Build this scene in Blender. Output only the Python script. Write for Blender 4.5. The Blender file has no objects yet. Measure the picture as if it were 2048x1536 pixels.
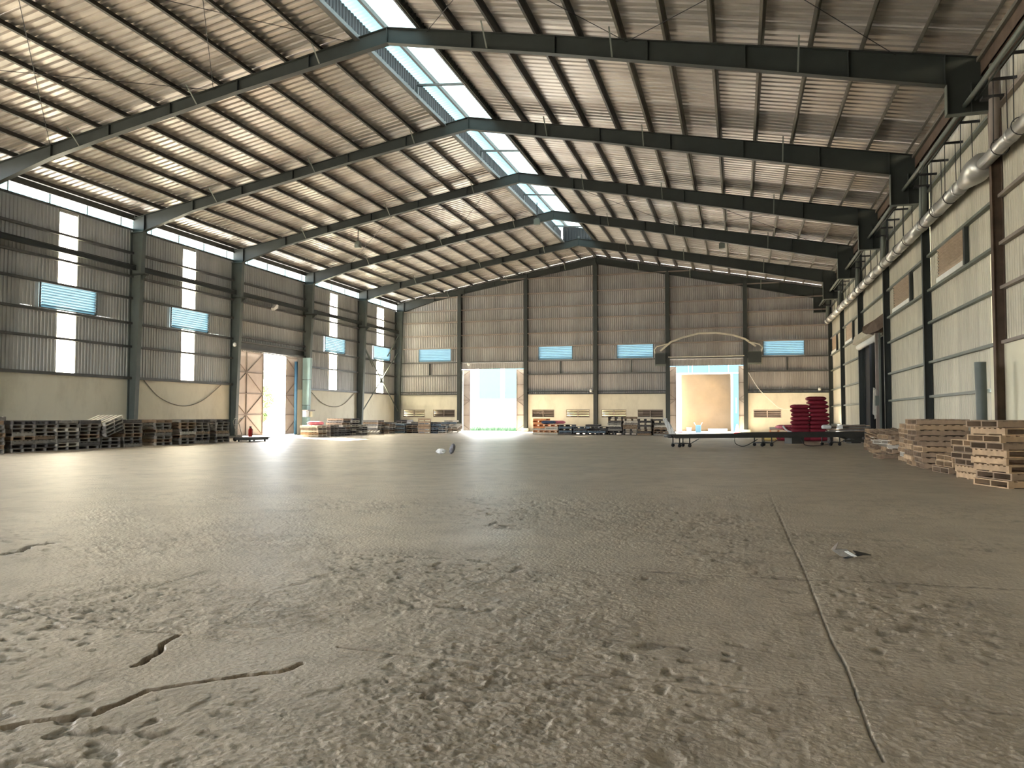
import bpy, math, random
import numpy as np
from mathutils import Vector, Matrix, Euler
random.seed(7)
C = bpy.context.scene.collection
sc = bpy.context.scene
PI = math.pi

# ------------------------------------------------------------ camera
cd = bpy.data.cameras.new('camera'); cam = bpy.data.objects.new('camera', cd); C.objects.link(cam)
cd.sensor_width = 36.0; cd.sensor_fit = 'HORIZONTAL'; cd.lens = 36.0 * 1525.335 / 2048.0
cd.clip_start = 0.05; cd.clip_end = 600
EYE = 1.27
cam.matrix_world = (Matrix.Translation((0, 0, EYE)) @ Matrix.Rotation(0.2893, 4, 'Z')
                    @ Matrix.Rotation(PI / 2 + 0.0412, 4, 'X') @ Matrix.Rotation(0.002, 4, 'Z'))
sc.camera = cam

# ------------------------------------------------------------ world, sun, exposure
w = bpy.data.worlds.new('hazy_sky'); sc.world = w; w.use_nodes = True
bg = w.node_tree.nodes['Background']
bg.inputs['Color'].default_value = (0.93, 0.965, 1.0, 1); bg.inputs['Strength'].default_value = 1.0
sl = bpy.data.lights.new('sun', 'SUN'); sun = bpy.data.objects.new('sun', sl); C.objects.link(sun)
sl.energy = 4.2; sl.angle = 0.02; sl.color = (1.0, 0.90, 0.74)
sun.rotation_euler = Vector((0.764, -0.506, -0.43)).to_track_quat('-Z', 'Y').to_euler()
sun.location = (-60, 90, 50)

def portal(loc, sx, sy, face):
    l = bpy.data.lights.new('portal', 'AREA'); l.shape = 'RECTANGLE'; l.size = sx; l.size_y = sy
    l.energy = 1.0; l.cycles.is_portal = True
    o = bpy.data.objects.new('portal', l); C.objects.link(o); o.location = loc
    o.rotation_euler = Vector(face).to_track_quat('-Z', 'Y').to_euler()
portal((-27.6, 40.95, 2.5), 2.4, 5.0, (1, 0, 0))
portal((-18.9, 58.5, 2.5), 4.0, 5.0, (0, -1, 0))
portal((-2.2, 58.5, 2.5), 4.5, 5.0, (0, -1, 0))
portal((-27.6, 10.3, 2.6), 7.5, 5.2, (1, 0, 0))
portal((-18.0, -8.8, 2.8), 10.0, 5.6, (0, 1, 0))

sc.view_settings.view_transform = 'Standard'; sc.view_settings.look = 'None'
sc.view_settings.gamma = 1.0; sc.view_settings.use_curve_mapping = False
sc.view_settings.exposure = 5.15
try:
    sc.cycles.use_denoising = True
    sc.cycles.max_bounces = 9; sc.cycles.diffuse_bounces = 7; sc.cycles.glossy_bounces = 4
    sc.cycles.transmission_bounces = 6; sc.cycles.sample_clamp_indirect = 6.0
    sc.cycles.caustics_reflective = False; sc.cycles.caustics_refractive = False
except Exception:
    pass

# ------------------------------------------------------------ materials
MATS = {}
def mat(name, col, rough=0.7, metal=0.0, var=0.12, scale=1.5, dirt=None, dirt_amt=0.5, stretch=(1, 1, 1),
        objvar=0.0, bump=0.0, bump_scale=40.0, translucent=0.0, dscale=None, spec=0.3):
    m = bpy.data.materials.new(name); m.use_nodes = True
    nt = m.node_tree; N = nt.nodes; L = nt.links
    b = N['Principled BSDF']; b.inputs['Roughness'].default_value = rough; b.inputs['Metallic'].default_value = metal
    b.inputs['Specular IOR Level'].default_value = spec
    geo = N.new('ShaderNodeNewGeometry')
    mp = N.new('ShaderNodeMapping'); mp.inputs['Scale'].default_value = stretch
    L.new(geo.outputs['Position'], mp.inputs['Vector'])
    n = N.new('ShaderNodeTexNoise'); n.inputs['Scale'].default_value = scale; n.inputs['Detail'].default_value = 7
    n.inputs['Roughness'].default_value = 0.6
    L.new(mp.outputs['Vector'], n.inputs['Vector'])
    r = N.new('ShaderNodeValToRGB')
    r.color_ramp.elements[0].position = 0.3; r.color_ramp.elements[1].position = 0.7
    r.color_ramp.elements[0].color = (*[c * (1 - var) for c in col], 1)
    r.color_ramp.elements[1].color = (*[min(1, c * (1 + var)) for c in col], 1)
    L.new(n.outputs['Fac'], r.inputs['Fac'])
    out = r.outputs['Color']
    if dirt:
        n2 = N.new('ShaderNodeTexNoise'); n2.inputs['Scale'].default_value = dscale or scale * 0.37
        n2.inputs['Detail'].default_value = 9; n2.inputs['Roughness'].default_value = 0.7
        L.new(mp.outputs['Vector'], n2.inputs['Vector'])
        r2 = N.new('ShaderNodeValToRGB'); r2.color_ramp.elements[0].position = 0.48; r2.color_ramp.elements[1].position = 0.72
        r2.color_ramp.elements[0].color = (0, 0, 0, 1); r2.color_ramp.elements[1].color = (dirt_amt,) * 3 + (1,)
        L.new(n2.outputs['Fac'], r2.inputs['Fac'])
        mx = N.new('ShaderNodeMix'); mx.data_type = 'RGBA'
        L.new(r2.outputs['Color'], mx.inputs[0]); L.new(out, mx.inputs[6]); mx.inputs[7].default_value = (*dirt, 1)
        out = mx.outputs[2]
    if objvar:
        oi = N.new('ShaderNodeObjectInfo'); mr = N.new('ShaderNodeMapRange')
        mr.inputs['To Min'].default_value = 1 - objvar; mr.inputs['To Max'].default_value = 1 + objvar
        L.new(oi.outputs['Random'], mr.inputs['Value'])
        vm = N.new('ShaderNodeVectorMath'); vm.operation = 'SCALE'
        L.new(out, vm.inputs[0]); L.new(mr.outputs['Result'], vm.inputs['Scale']); out = vm.outputs['Vector']
    L.new(out, b.inputs['Base Color'])
    if bump:
        nb = N.new('ShaderNodeTexNoise'); nb.inputs['Scale'].default_value = bump_scale; nb.inputs['Detail'].default_value = 6
        L.new(mp.outputs['Vector'], nb.inputs['Vector'])
        bp = N.new('ShaderNodeBump'); bp.inputs['Strength'].default_value = bump; bp.inputs['Distance'].default_value = 0.02
        L.new(nb.outputs['Fac'], bp.inputs['Height']); L.new(bp.outputs['Normal'], b.inputs['Normal'])
    if translucent:
        t = N.new('ShaderNodeBsdfTranslucent'); L.new(out, t.inputs['Color'])
        ms = N.new('ShaderNodeMixShader'); ms.inputs[0].default_value = translucent
        L.new(b.outputs[0], ms.inputs[1]); L.new(t.outputs[0], ms.inputs[2])
        L.new(ms.outputs[0], N['Material Output'].inputs['Surface'])
    MATS[name] = m
    return m
M_floor = mat('worn_concrete', (0.455, 0.382, 0.295), 0.46, var=0.16, scale=0.5, dirt=(0.25, 0.205, 0.155), dirt_amt=0.75, dscale=2.2, bump=0.6, bump_scale=34, spec=0.5)
M_roof = mat('galvanized_roof_sheet', (0.46, 0.425, 0.38), 0.36, 0.45, var=0.16, scale=0.8, dirt=(0.20, 0.14, 0.10), dirt_amt=0.55, stretch=(0.5, 2.5, 0.5), objvar=0.10)
M_steel = mat('green_grey_painted_steel', (0.032, 0.037, 0.033), 0.5, var=0.12, scale=2)
M_steelVeil = mat('veil_lightened_steel_paint', (0.095, 0.11, 0.10), 0.5, var=0.12, scale=2)  # same paint as the rafters, veil glare over the left columns put into the colour
M_purlin = mat('dark_galvanized_purlin', (0.085, 0.085, 0.078), 0.5, 0.2, var=0.15, scale=2)
M_purlinR = mat('pale_dusty_purlin', (0.15, 0.14, 0.115), 0.55, 0.2, var=0.15, scale=2)
M_wallL = mat('grey_wall_sheet', (0.40, 0.40, 0.385), 0.5, 0.15, var=0.12, scale=1.2, dirt=(0.25, 0.23, 0.20), dirt_amt=0.4, stretch=(1.6, 1.6, 0.35), objvar=0.07)
M_wallE = mat('stained_brown_wall_sheet', (0.33, 0.315, 0.295), 0.5, 0.15, var=0.15, scale=1.3, dirt=(0.20, 0.17, 0.145), dirt_amt=0.4, stretch=(1.6, 1.6, 0.35), objvar=0.08)
M_wallR = mat('cream_grey_wall_sheet', (0.52, 0.49, 0.39), 0.55, 0.1, var=0.12, scale=1.1, dirt=(0.30, 0.27, 0.20), dirt_amt=0.5, stretch=(1.6, 1.6, 0.3), objvar=0.10)
M_plinth = mat('cream_painted_masonry', (0.66, 0.62, 0.50), 0.85, var=0.05, scale=0.8, dirt=(0.42, 0.38, 0.29), dirt_amt=0.5, dscale=0.9, stretch=(1, 1, 0.5))
M_beige = mat('smooth_beige_paint', (0.72, 0.68, 0.52), 0.8, var=0.03, scale=0.7)
M_conc = mat('bare_concrete_block', (0.36, 0.35, 0.31), 0.9, var=0.2, scale=3, dirt=(0.2, 0.2, 0.18), dirt_amt=0.6)
M_slit = mat('translucent_wall_sheet', (0.95, 0.90, 0.74), 0.5, var=0.03, scale=1, translucent=0.85)
M_blueT = mat('translucent_blue_sheet', (0.07, 0.17, 0.215), 0.5, var=0.06, scale=1, translucent=0.12)
M_whiteT = mat('translucent_white_sheet', (0.17, 0.235, 0.25), 0.5, var=0.12, scale=1, translucent=0.3)
M_louv = mat('pale_blue_louvre_blade', (0.17, 0.26, 0.31), 0.5, var=0.05, scale=2, translucent=0.3)
M_louvB = mat('dusty_brown_louvre_blade', (0.36, 0.28, 0.20), 0.7, var=0.15, scale=6)
M_white = mat('white_paint', (0.78, 0.78, 0.74), 0.6, var=0.04)
M_door = mat('pinkish_grey_door_sheet', (0.46, 0.40, 0.35), 0.6, 0.1, var=0.08, scale=1.5, dirt=(0.32, 0.25, 0.2), dirt_amt=0.4)
M_frame = mat('brown_grey_door_angle', (0.24, 0.20, 0.17), 0.6, var=0.1)
M_rust = mat('rusty_gutter', (0.10, 0.07, 0.05), 0.8, var=0.25, scale=3)
M_pipe = mat('silver_pipe', (0.50, 0.49, 0.45), 0.35, 0.6, var=0.1, scale=3)
M_tube = mat('dull_green_tube', (0.15, 0.165, 0.14), 0.5, 0.1, var=0.1)
M_black = mat('black_metal', (0.03, 0.03, 0.03), 0.5, var=0.1)
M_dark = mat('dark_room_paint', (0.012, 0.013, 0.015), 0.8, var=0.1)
M_conv = mat('dark_conveyor_paint', (0.06, 0.06, 0.055), 0.45, 0.2, var=0.1)
M_belt = mat('black_rubber_belt', (0.03, 0.028, 0.028), 0.7, var=0.1)
M_rubber = mat('black_rubber', (0.02, 0.02, 0.02), 0.8, var=0.1)
W1 = mat('warm_pallet_wood', (0.42, 0.29, 0.175), 0.8, var=0.22, scale=5, objvar=0.22, stretch=(1, 1, 1))
W2 = mat('brown_pallet_wood', (0.27, 0.19, 0.125), 0.8, var=0.22, scale=5, objvar=0.22)
W3 = mat('grey_pallet_wood', (0.22, 0.20, 0.175), 0.85, var=0.2, scale=5, objvar=0.25)
W4 = mat('dark_pallet_wood', (0.10, 0.09, 0.085), 0.85, var=0.2, scale=5, objvar=0.25)
W5 = mat('pale_pallet_wood', (0.55, 0.50, 0.42), 0.8, var=0.12, scale=5, objvar=0.12)
W6 = mat('orange_pallet_plastic', (0.72, 0.30, 0.12), 0.6, var=0.1, scale=4, objvar=0.1)
W7 = mat('blue_grey_pallet_wood', (0.13, 0.17, 0.21), 0.7, var=0.15, scale=4, objvar=0.15)
M_upst = mat('black_upstand_sheet', (0.022, 0.022, 0.022), 0.6, var=0.1)
M_vent = mat('brown_vent_blade', (0.07, 0.055, 0.04), 0.7, var=0.1)
M_ventScreen = mat('dull_olive_vent_screen', (0.30, 0.27, 0.19), 0.7, var=0.1)  # for the added screens outside the vents
M_bag = mat('grey_plastic_bag', (0.16, 0.16, 0.18), 0.5, var=0.4, scale=14)
M_red = mat('maroon_woven_sack', (0.20, 0.015, 0.03), 0.6, var=0.15, scale=8, objvar=0.15, bump=0.4, bump_scale=60)
M_pink = mat('pink_plastic_bag', (0.75, 0.22, 0.28), 0.5, var=0.2, scale=6)
M_yel = mat('yellow_sack', (0.72, 0.55, 0.2), 0.6, var=0.2, scale=6)
M_navy = mat('navy_sack', (0.05, 0.07, 0.13), 0.6, var=0.2, scale=6)
M_plastic = mat('white_film', (0.72, 0.72, 0.70), 0.4, var=0.06, scale=5)
M_rope = mat('grey_cable', (0.22, 0.20, 0.16), 0.8, var=0.1)
M_tan = mat('tan_sheeted_board', (0.095, 0.066, 0.037), 0.8, var=0.14, scale=0.9, dirt=(0.09, 0.065, 0.045), dirt_amt=0.4, bump=0.5, bump_scale=2)
M_bluef = mat('light_blue_frame_paint', (0.035, 0.09, 0.135), 0.6, var=0.05)
M_cyan = mat('pale_cyan_cladding', (0.018, 0.085, 0.085), 0.6, var=0.04)
M_yard = mat('sunlit_yard_concrete', (0.40, 0.39, 0.36), 0.9, var=0.05, scale=0.3)
M_grass = mat('grass_blade_green', (0.035, 0.085, 0.045), 0.8, var=0.3, scale=3)
M_leaf = mat('tree_leaf_green', (0.10, 0.15, 0.05), 0.8, var=0.3, scale=3)
M_bark = mat('tree_bark', (0.3, 0.25, 0.2), 0.9)
M_redp = mat('red_paint', (0.5, 0.03, 0.03), 0.4, var=0.05)
M_bird = mat('grey_brown_scrap', (0.22, 0.20, 0.17), 0.8, var=0.2, scale=20)
M_colblue = mat('pale_green_painted_steel', (0.26, 0.38, 0.36), 0.5, var=0.08, scale=2)

# shade of cracks and pits painted dark into the floor colour, with dirt
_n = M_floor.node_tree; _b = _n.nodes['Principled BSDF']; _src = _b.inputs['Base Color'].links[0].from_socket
_a = _n.nodes.new('ShaderNodeAttribute'); _a.attribute_name = 'shade_grime'
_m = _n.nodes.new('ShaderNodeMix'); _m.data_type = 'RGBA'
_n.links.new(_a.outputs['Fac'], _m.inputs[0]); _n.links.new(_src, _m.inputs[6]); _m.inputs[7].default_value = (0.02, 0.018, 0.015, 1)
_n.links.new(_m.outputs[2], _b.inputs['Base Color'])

# ------------------------------------------------------------ mesh helpers
class MB:
    def __init__(s): s.v = []; s.f = []
    def add(s, vs, fs):
        o = len(s.v); s.v += [tuple(v) for v in vs]; s.f += [tuple(i + o for i in f) for f in fs]; return s
    def box(s, x0, y0, z0, x1, y1, z1):
        return s.add([(x0, y0, z0), (x1, y0, z0), (x1, y1, z0), (x0, y1, z0), (x0, y0, z1), (x1, y0, z1), (x1, y1, z1), (x0, y1, z1)],
                     [(0, 3, 2, 1), (4, 5, 6, 7), (0, 1, 5, 4), (1, 2, 6, 5), (2, 3, 7, 6), (3, 0, 4, 7)])
    def bar(s, p, q, a, b, up=(0, 0, 1)):
        p = Vector(p); q = Vector(q); d = (q - p).normalized(); u = Vector(up)
        if abs(d.dot(u)) > 0.98: u = Vector((1, 0, 0))
        x = d.cross(u).normalized(); y = x.cross(d).normalized()
        vs = []
        for c in (p, q):
            for i, j in ((-1, -1), (1, -1), (1, 1), (-1, 1)): vs.append(c + x * (a / 2 * i) + y * (b / 2 * j))
        return s.add(vs, [(0, 1, 2, 3), (7, 6, 5, 4), (0, 4, 5, 1), (1, 5, 6, 2), (2, 6, 7, 3), (3, 7, 4, 0)])
    def tube(s, pts, r, n=8, cap=True):
        pts = [Vector(p) for p in pts]; rs = r if isinstance(r, (list, tuple)) else [r] * len(pts)
        vs = []; prev = None
        for i, p in enumerate(pts):
            d = (pts[min(i + 1, len(pts) - 1)] - pts[max(i - 1, 0)]).normalized()
            ref = Vector((0, 0, 1)) if abs(d.z) < 0.95 else Vector((1, 0, 0))
            x = d.cross(ref).normalized()
            if prev is not None:
                x = (prev - d * prev.dot(d)).normalized()
            prev = x; y = d.cross(x).normalized()
            for k in range(n):
                a = 2 * PI * k / n; vs.append(p + x * (rs[i] * math.cos(a)) + y * (rs[i] * math.sin(a)))
        fs = []
        for i in range(len(pts) - 1):
            for k in range(n):
                a = i * n + k; b = i * n + (k + 1) % n; fs.append((a, b, b + n, a + n))
        if cap:
            fs.append(tuple(range(n - 1, -1, -1))); fs.append(tuple((len(pts) - 1) * n + k for k in range(n)))
        return s.add(vs, fs)
    def prism(s, poly, axis, a, b):
        """poly of 2-D points extruded along axis; for 'Y' points are (x,z), for 'X' (y,z), for 'Z' (x,y)."""
        def P(p, t): return {'Y': (p[0], t, p[1]), 'X': (t, p[0], p[1]), 'Z': (p[0], p[1], t)}[axis]
        n = len(poly)
        return s.add([P(p, a) for p in poly] + [P(p, b) for p in poly],
                     [tuple(range(n - 1, -1, -1)), tuple(range(n, 2 * n))] + [(i, (i + 1) % n, n + (i + 1) % n, n + i) for i in range(n)])
    def mesh(s, name, m, smooth=False):
        me = bpy.data.meshes.new(name); me.from_pydata(s.v, [], s.f); me.materials.append(m)
        if smooth: me.polygons.foreach_set('use_smooth', [True] * len(me.polygons))
        return me
def tag(o, label=None, cat=None, group=None, kind=None):
    if label: o['label'] = label
    if cat: o['category'] = cat
    if group: o['group'] = group
    if kind: o['kind'] = kind
    return o
def link(name, me, parent=None):
    o = bpy.data.objects.new(name, me); C.objects.link(o)
    if parent: o.parent = parent
    return o
def wpos(o):
    v = Vector((0, 0, 0))
    while o: v = v + o.location; o = o.parent
    return v
def obj(name, mb, m, parent=None, smooth=False, loc=None):
    """mb in world coordinates; the origin goes to loc, or to the parent's origin."""
    pl = wpos(parent) if parent else Vector((0, 0, 0))
    base = Vector(loc) if loc is not None else pl
    mb.v = [(v[0] - base.x, v[1] - base.y, v[2] - base.z) for v in mb.v]
    o = link(name, mb.mesh(name, m, smooth), parent); o.location = base - pl
    return o
def thing(name, loc, label, cat, group=None, rz=0):
    o = bpy.data.objects.new(name, None); C.objects.link(o); o.location = loc; o.rotation_euler = (0, 0, rz)
    o.empty_display_size = 0.2
    return tag(o, label, cat, group)
def struct(name, loc=(0, 0, 0)):
    o = bpy.data.objects.new(name, None); C.objects.link(o); o.location = loc; o['kind'] = 'structure'; return o
def dup(root, loc, rot, label=None, group=None, m=None):
    r = root.copy(); C.objects.link(r); r.location = loc; r.rotation_euler = rot
    if label: r['label'] = label
    if group: r['group'] = group
    for ch in root.children:
        c = ch.copy(); c.parent = r; C.objects.link(c)
        if m is not None:
            c.material_slots[0].link = 'OBJECT'; c.material_slots[0].material = m
    return r
def ordinal(n): return ['first', 'second', 'third', 'fourth', 'fifth', 'sixth', 'seventh', 'eighth', 'ninth', 'tenth', 'eleventh', 'twelfth', 'thirteenth', 'fourteenth', 'fifteenth'][n]

def corr(u0, u1, lo, hi, place, pitch=0.2, depth=0.032, prof=((0, 0), (0.38, 0), (0.5, 1), (0.88, 1))):
    """corrugated sheet between u0 and u1; lo/hi give the ends of each column; place(u, s, d) -> xyz"""
    us = []; k0 = math.floor(u0 / pitch) - 1
    for k in range(k0, math.ceil(u1 / pitch) + 1):
        for fr, d in prof:
            us.append((k * pitch + fr * pitch, d * depth))
    def dep(u):
        for (a, da), (b, db) in zip(us, us[1:]):
            if a <= u <= b: return da + (db - da) * (u - a) / (b - a)
        return 0
    cols = [(u0, dep(u0))] + [(u, d) for u, d in us if u0 + 1e-4 < u < u1 - 1e-4] + [(u1, dep(u1))]
    mb = MB(); vs = []; fs = []
    for u, d in cols:
        a = lo(u) if callable(lo) else lo; b = hi(u) if callable(hi) else hi
        vs.append(place(u, a, d)); vs.append(place(u, b, d))
    for i in range(len(cols) - 1): fs.append((2 * i, 2 * i + 2, 2 * i + 3, 2 * i + 1))
    mb.add(vs, fs)
    return mb

# ------------------------------------------------------------ building numbers
XL, XR = -27.35, 6.35           # planes of the side wall sheets
XA, ZA = -10.5, 13.48           # apex, top of the rafters
YE, YN = 58.05, -8.5            # far and near gable planes
FR = {0: 14.0, 1: 21.51, 2: 29.04, 3: 36.48, 4: 43.90, 5: 51.33, 6: 57.97}
NEAR = {-2: -0.95, -1: 6.55}
def zl(x): return ZA - 0.178 * (XA - x)
def zr(x): return ZA - 0.192 * (x - XA)
def ztop(x): return zl(x) if x < XA else zr(x)
SH = 0.21                       # purlin depth: the sheet lies this far above the rafter
OPL, OPR, OPY = -11.65, -9.40, 51.33   # ridge opening
Z0 = 2.92                       # top of the masonry plinth

# ------------------------------------------------------------ floor
def vnoise(x, y, seed):
    xi = np.floor(x).astype(np.int64); yi = np.floor(y).astype(np.int64); fx = x - xi; fy = y - yi
    fx = fx * fx * (3 - 2 * fx); fy = fy * fy * (3 - 2 * fy)
    def h(a, b):
        n = (a * 374761393 + b * 668265263 + seed * 2147483647) & 0xffffffff
        n = ((n ^ (n >> 13)) * 1274126177) & 0xffffffff
        return ((n ^ (n >> 16)) & 0xffff) / 65535.0
    return (h(xi, yi) * (1 - fx) + h(xi + 1, yi) * fx) * (1 - fy) + (h(xi, yi + 1) * (1 - fx) + h(xi + 1, yi + 1) * fx) * fy
def polydist(x, y, pts):
    d = np.full(x.shape, 1e9)
    for (ax, ay), (bx, by) in zip(pts, pts[1:]):
        vx, vy = bx - ax, by - ay; L2 = vx * vx + vy * vy + 1e-12
        t = np.clip(((x - ax) * vx + (y - ay) * vy) / L2, 0, 1)
        d = np.minimum(d, np.hypot(x - ax - t * vx, y - ay - t * vy))
    return d
CRACKS = [  # points, half width, depth
    ([(-2.93, 2.34), (-2.91, 2.44), (-2.84, 2.52), (-2.71, 2.63), (-2.65, 2.67), (-2.66, 2.74), (-2.63, 2.83), (-2.63, 2.96), (-2.55, 3.03), (-2.44, 3.14), (-2.31, 3.27), (-2.2, 3.36), (-2.17, 3.42), (-2.18, 3.51)], 0.015, 0.075),
    ([(-2.96, 3.23), (-2.98, 3.35), (-2.99, 3.43), (-3.08, 3.55), (-3.1, 3.66), (-3.12, 3.75)], 0.014, 0.05),
    ([(-6.44, 5.36), (-6.43, 5.55), (-6.61, 5.84), (-6.54, 6.02)], 0.02, 0.05),
    ([(-4.79, 4.0), (-4.45, 3.93), (-4.15, 3.84), (-3.76, 3.77), (-3.52, 3.75), (-3.18, 3.77)], 0.008, 0.014),
    ([(-4.71, 3.94), (-4.24, 3.89), (-4.1, 4.37), (-4.18, 4.84), (-4.19, 5.37)], 0.007, 0.008),
    ([(-3.65, 6.36), (-3.04, 6.36), (-2.39, 6.41), (-1.79, 6.43)], 0.009, 0.010),
    ([(0.46, 13.5), (0.49, 8.2), (0.5, 7.11), (0.5, 6.19), (0.49, 5.23), (0.49, 4.77), (0.51, 4.27), (0.5, 3.83), (0.49, 3.38), (0.5, 3.15)], 0.0065, 0.012),
    ([(-0.76, 6.39), (-0.08, 6.41), (0.49, 6.43), (1.03, 6.5), (2.0, 6.52), (6.2, 6.6)], 0.017, 0.012),
    ([(-2.13, 3.82), (-1.69, 3.79), (-1.2, 3.75), (-0.79, 3.76), (-0.43, 3.79), (0.04, 3.8), (0.51, 3.8), (1.16, 3.81), (4.5, 3.85)], 0.011, 0.019)]
FSHADE_GRIME = {}  # per-vertex mask of painted groove shade plus dirt
def floor_h(x, y):
    r = np.hypot(x, y); fade = np.clip((15 - r) / 5, 0, 1)
    wx = x + 0.02 * (vnoise(x * 14, y * 14, 3) - 0.5); wy = y + 0.02 * (vnoise(x * 14, y * 14, 4) - 0.5)
    rough = np.clip(vnoise(x * 0.9 + 5, y * 0.9, 9) * 1.5 - 0.25, 0.15, 1)
    rough = rough * np.where((x < -2.6) & (y < 3.7) & (x > -4.6), 0.25, 1)
    h = 0.012 * (vnoise(x * 1.3, y * 1.3, 1) - 0.5) + 0.008 * rough * (vnoise(x * 6, y * 9, 2) - 0.5) \
        + 0.0085 * rough * (vnoise(x * 17, y * 26, 5) - 0.5) + 0.0075 * rough * (vnoise(x * 40, y * 60, 6) - 0.5) + 0.0045 * rough * (vnoise(x * 90, y * 130, 7) - 0.5)
    p = vnoise(x * 14, y * 16, 8)                       # scabbed pits
    zone = np.clip(vnoise(x * 0.8 + 2.2, y * 0.8 + 7.1, 11) * 3 - 1.45, 0, 1)
    for (cx, cy, rx, ry) in ((-0.35, 4.3, 0.75, 0.7), (-0.75, 6.15, 0.4, 0.35), (-1.8, 4.8, 0.75, 0.3), (0.72, 4.8, 0.25, 0.5), (-1.3, 3.35, 0.35, 0.25)):
        zone = np.maximum(zone, np.clip(1.3 - np.hypot((x - cx) / rx, (y - cy) / ry), 0, 1))
    h -= 0.015 * zone * np.clip((p - 0.66) * 7, 0, 1) * (0.4 + 0.6 * vnoise(x * 40, y * 40, 31))
    shade_grime = 0.4 * zone * np.clip((p - 0.68) * 7, 0, 1)
    for i, (pts, hw, dep) in enumerate(CRACKS):
        kx = .25 if i >= 6 else 1.0
        d = polydist(x + (wx - x) * kx, y + (wy - y) * kx, pts); wob = 0.75 + 0.5 * vnoise(x * 9, y * 9, 20 + i)
        h -= dep * np.clip((1.3 - d / (hw * wob)) * (1.8 if dep > .02 else 1), 0, 1)
        shade_grime = np.maximum(shade_grime, (1.0 if (dep > .018 or i >= 7) else .6) * np.clip(1.25 - d / (hw * wob * .8), 0, 1))
    for (cx, cy, rr, dp) in ((-1.14, 2.76, 0.022, .02), (-0.27, 2.93, 0.05, .02), (-1.24, 3.51, 0.05, .012), (-3.15, 5.41, 0.06, .014)):
        h -= dp * np.clip(1.5 - np.hypot(x - cx, y - cy) / rr, 0, 1)
    FSHADE_GRIME['a'] = shade_grime * fade
    return h * fade - 0.006 * fade
def build_floor():
    yaw = PI / 2 + 0.2893
    az = np.concatenate([np.linspace(yaw - 0.66, yaw + 0.66, 860), np.linspace(yaw + 0.66, yaw - 0.66 + 2 * PI, 60)[1:-1]])
    t = np.concatenate([np.linspace(4.0, 0.56, 5)[:-1], np.linspace(0.56, 0.085, 600), np.linspace(0.085, 0.017, 26)[1:]])
    r = EYE / t
    A, R = np.meshgrid(az, r)
    ca, sa = np.cos(A), np.sin(A)
    big = 1e9
    lim = np.minimum(np.where(ca > 1e-9, (XR + 0.1) / np.maximum(ca, 1e-9), np.where(ca < -1e-9, (XL - 0.1) / np.minimum(ca, -1e-9), big)),
                     np.where(sa > 1e-9, (YE + 0.1) / np.maximum(sa, 1e-9), np.where(sa < -1e-9, (YN - 0.1) / np.minimum(sa, -1e-9), big)))
    over = R >= lim; Rc = np.minimum(R, lim)
    X = Rc * ca; Y = Rc * sa; Z = floor_h(X, Y)
    nr, na = X.shape
    V = np.stack([X, Y, Z], -1).reshape(-1, 3)
    V = np.vstack([V, [[0, 0, 0]]])
    i, j = np.meshgrid(np.arange(nr - 1), np.arange(na), indexing='ij'); j2 = (j + 1) % na
    a = i * na + j; b = i * na + j2; c = (i + 1) * na + j2; d = (i + 1) * na + j
    keep = ~(over[i, j] & over[i, j2])
    F = np.stack([a, b, c, d], -1)[keep]
    me = bpy.data.meshes.new('floor')
    tri = [(nr * na, k, (k + 1) % na) for k in range(na)]
    nq = len(F)
    me.vertices.add(len(V)); me.vertices.foreach_set('co', V.ravel())
    loops = np.concatenate([F.ravel(), np.array(tri).ravel()])
    me.loops.add(len(loops)); me.loops.foreach_set('vertex_index', loops)
    me.polygons.add(nq + len(tri))
    me.polygons.foreach_set('loop_start', np.concatenate([np.arange(nq) * 4, nq * 4 + np.arange(len(tri)) * 3]))
    me.update(calc_edges=True); me.validate()
    me.polygons.foreach_set('use_smooth', [True] * len(me.polygons))
    at = me.attributes.new('shade_grime', 'FLOAT', 'POINT'); at.data.foreach_set('value', np.append(FSHADE_GRIME['a'].ravel(), 0).astype(np.float32))
    me.materials.append(M_floor)
    o = link('floor', me); o['kind'] = 'structure'
build_floor()

# ------------------------------------------------------------ roof
ceil = struct('ceiling')
def roofplace(side, q=0.0):
    z = zl if side < 0 else zr
    return lambda u, s, d: (s, u, z(s) + SH + 0.005 + d + q)
yy = YN
lap = 0.0
while yy < YE + 0.1:
    y1 = min(yy + 1.0, YE + 0.15)
    ov = 0.03; lap = .005 - lap
    inop = yy + 0.5 < OPY
    for side in (-1, 1):
        if side < 0: a, b = (OPL if inop else XA), XL + 0.05
        else: a, b = (OPR if inop else XA), 6.24
        obj('roof_sheet', corr(yy, y1 + ov, a, b, roofplace(side, lap), .30, .065, ((0, 0), (0.58, 0), (0.64, 1), (0.94, 1))), M_roof, ceil)
    obj('overhang_sheet', corr(yy, y1 + ov, XL + 0.16, XL - 2.0, lambda u, s, d: (s, u, zl(s) + SH + .016 + lap + d), .30, .05), M_blueT, ceil)
    yy = y1
frames = sorted(list(NEAR.values()) + list(FR.values()))
bays = list(zip([YN] + frames[:-1], frames))
def zprof(x, z, slope, s, y0, y1, h=0.2):
    """Z purlin whose web leans with the slope"""
    mb = MB(); n = Vector((-slope, 0, 1)).normalized(); t = Vector((1, 0, slope)).normalized()
    def P(a, b): q = Vector((x, 0, z)) + t * a + n * b; return (q.x, q.z)
    f = 0.07
    poly = [P(-f * s, 0), P(-f * s, .012), P(-.006 * s, .012), P(-.006 * s, h - .012), P(-.006 * s, h), P(f * s, h), P(f * s, h - .012), P(.006 * s, h - .012), P(.006 * s, 0)]
    if s < 0: poly = poly[::-1]
    return mb.prism(poly, 'Y', y0, y1)
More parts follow.
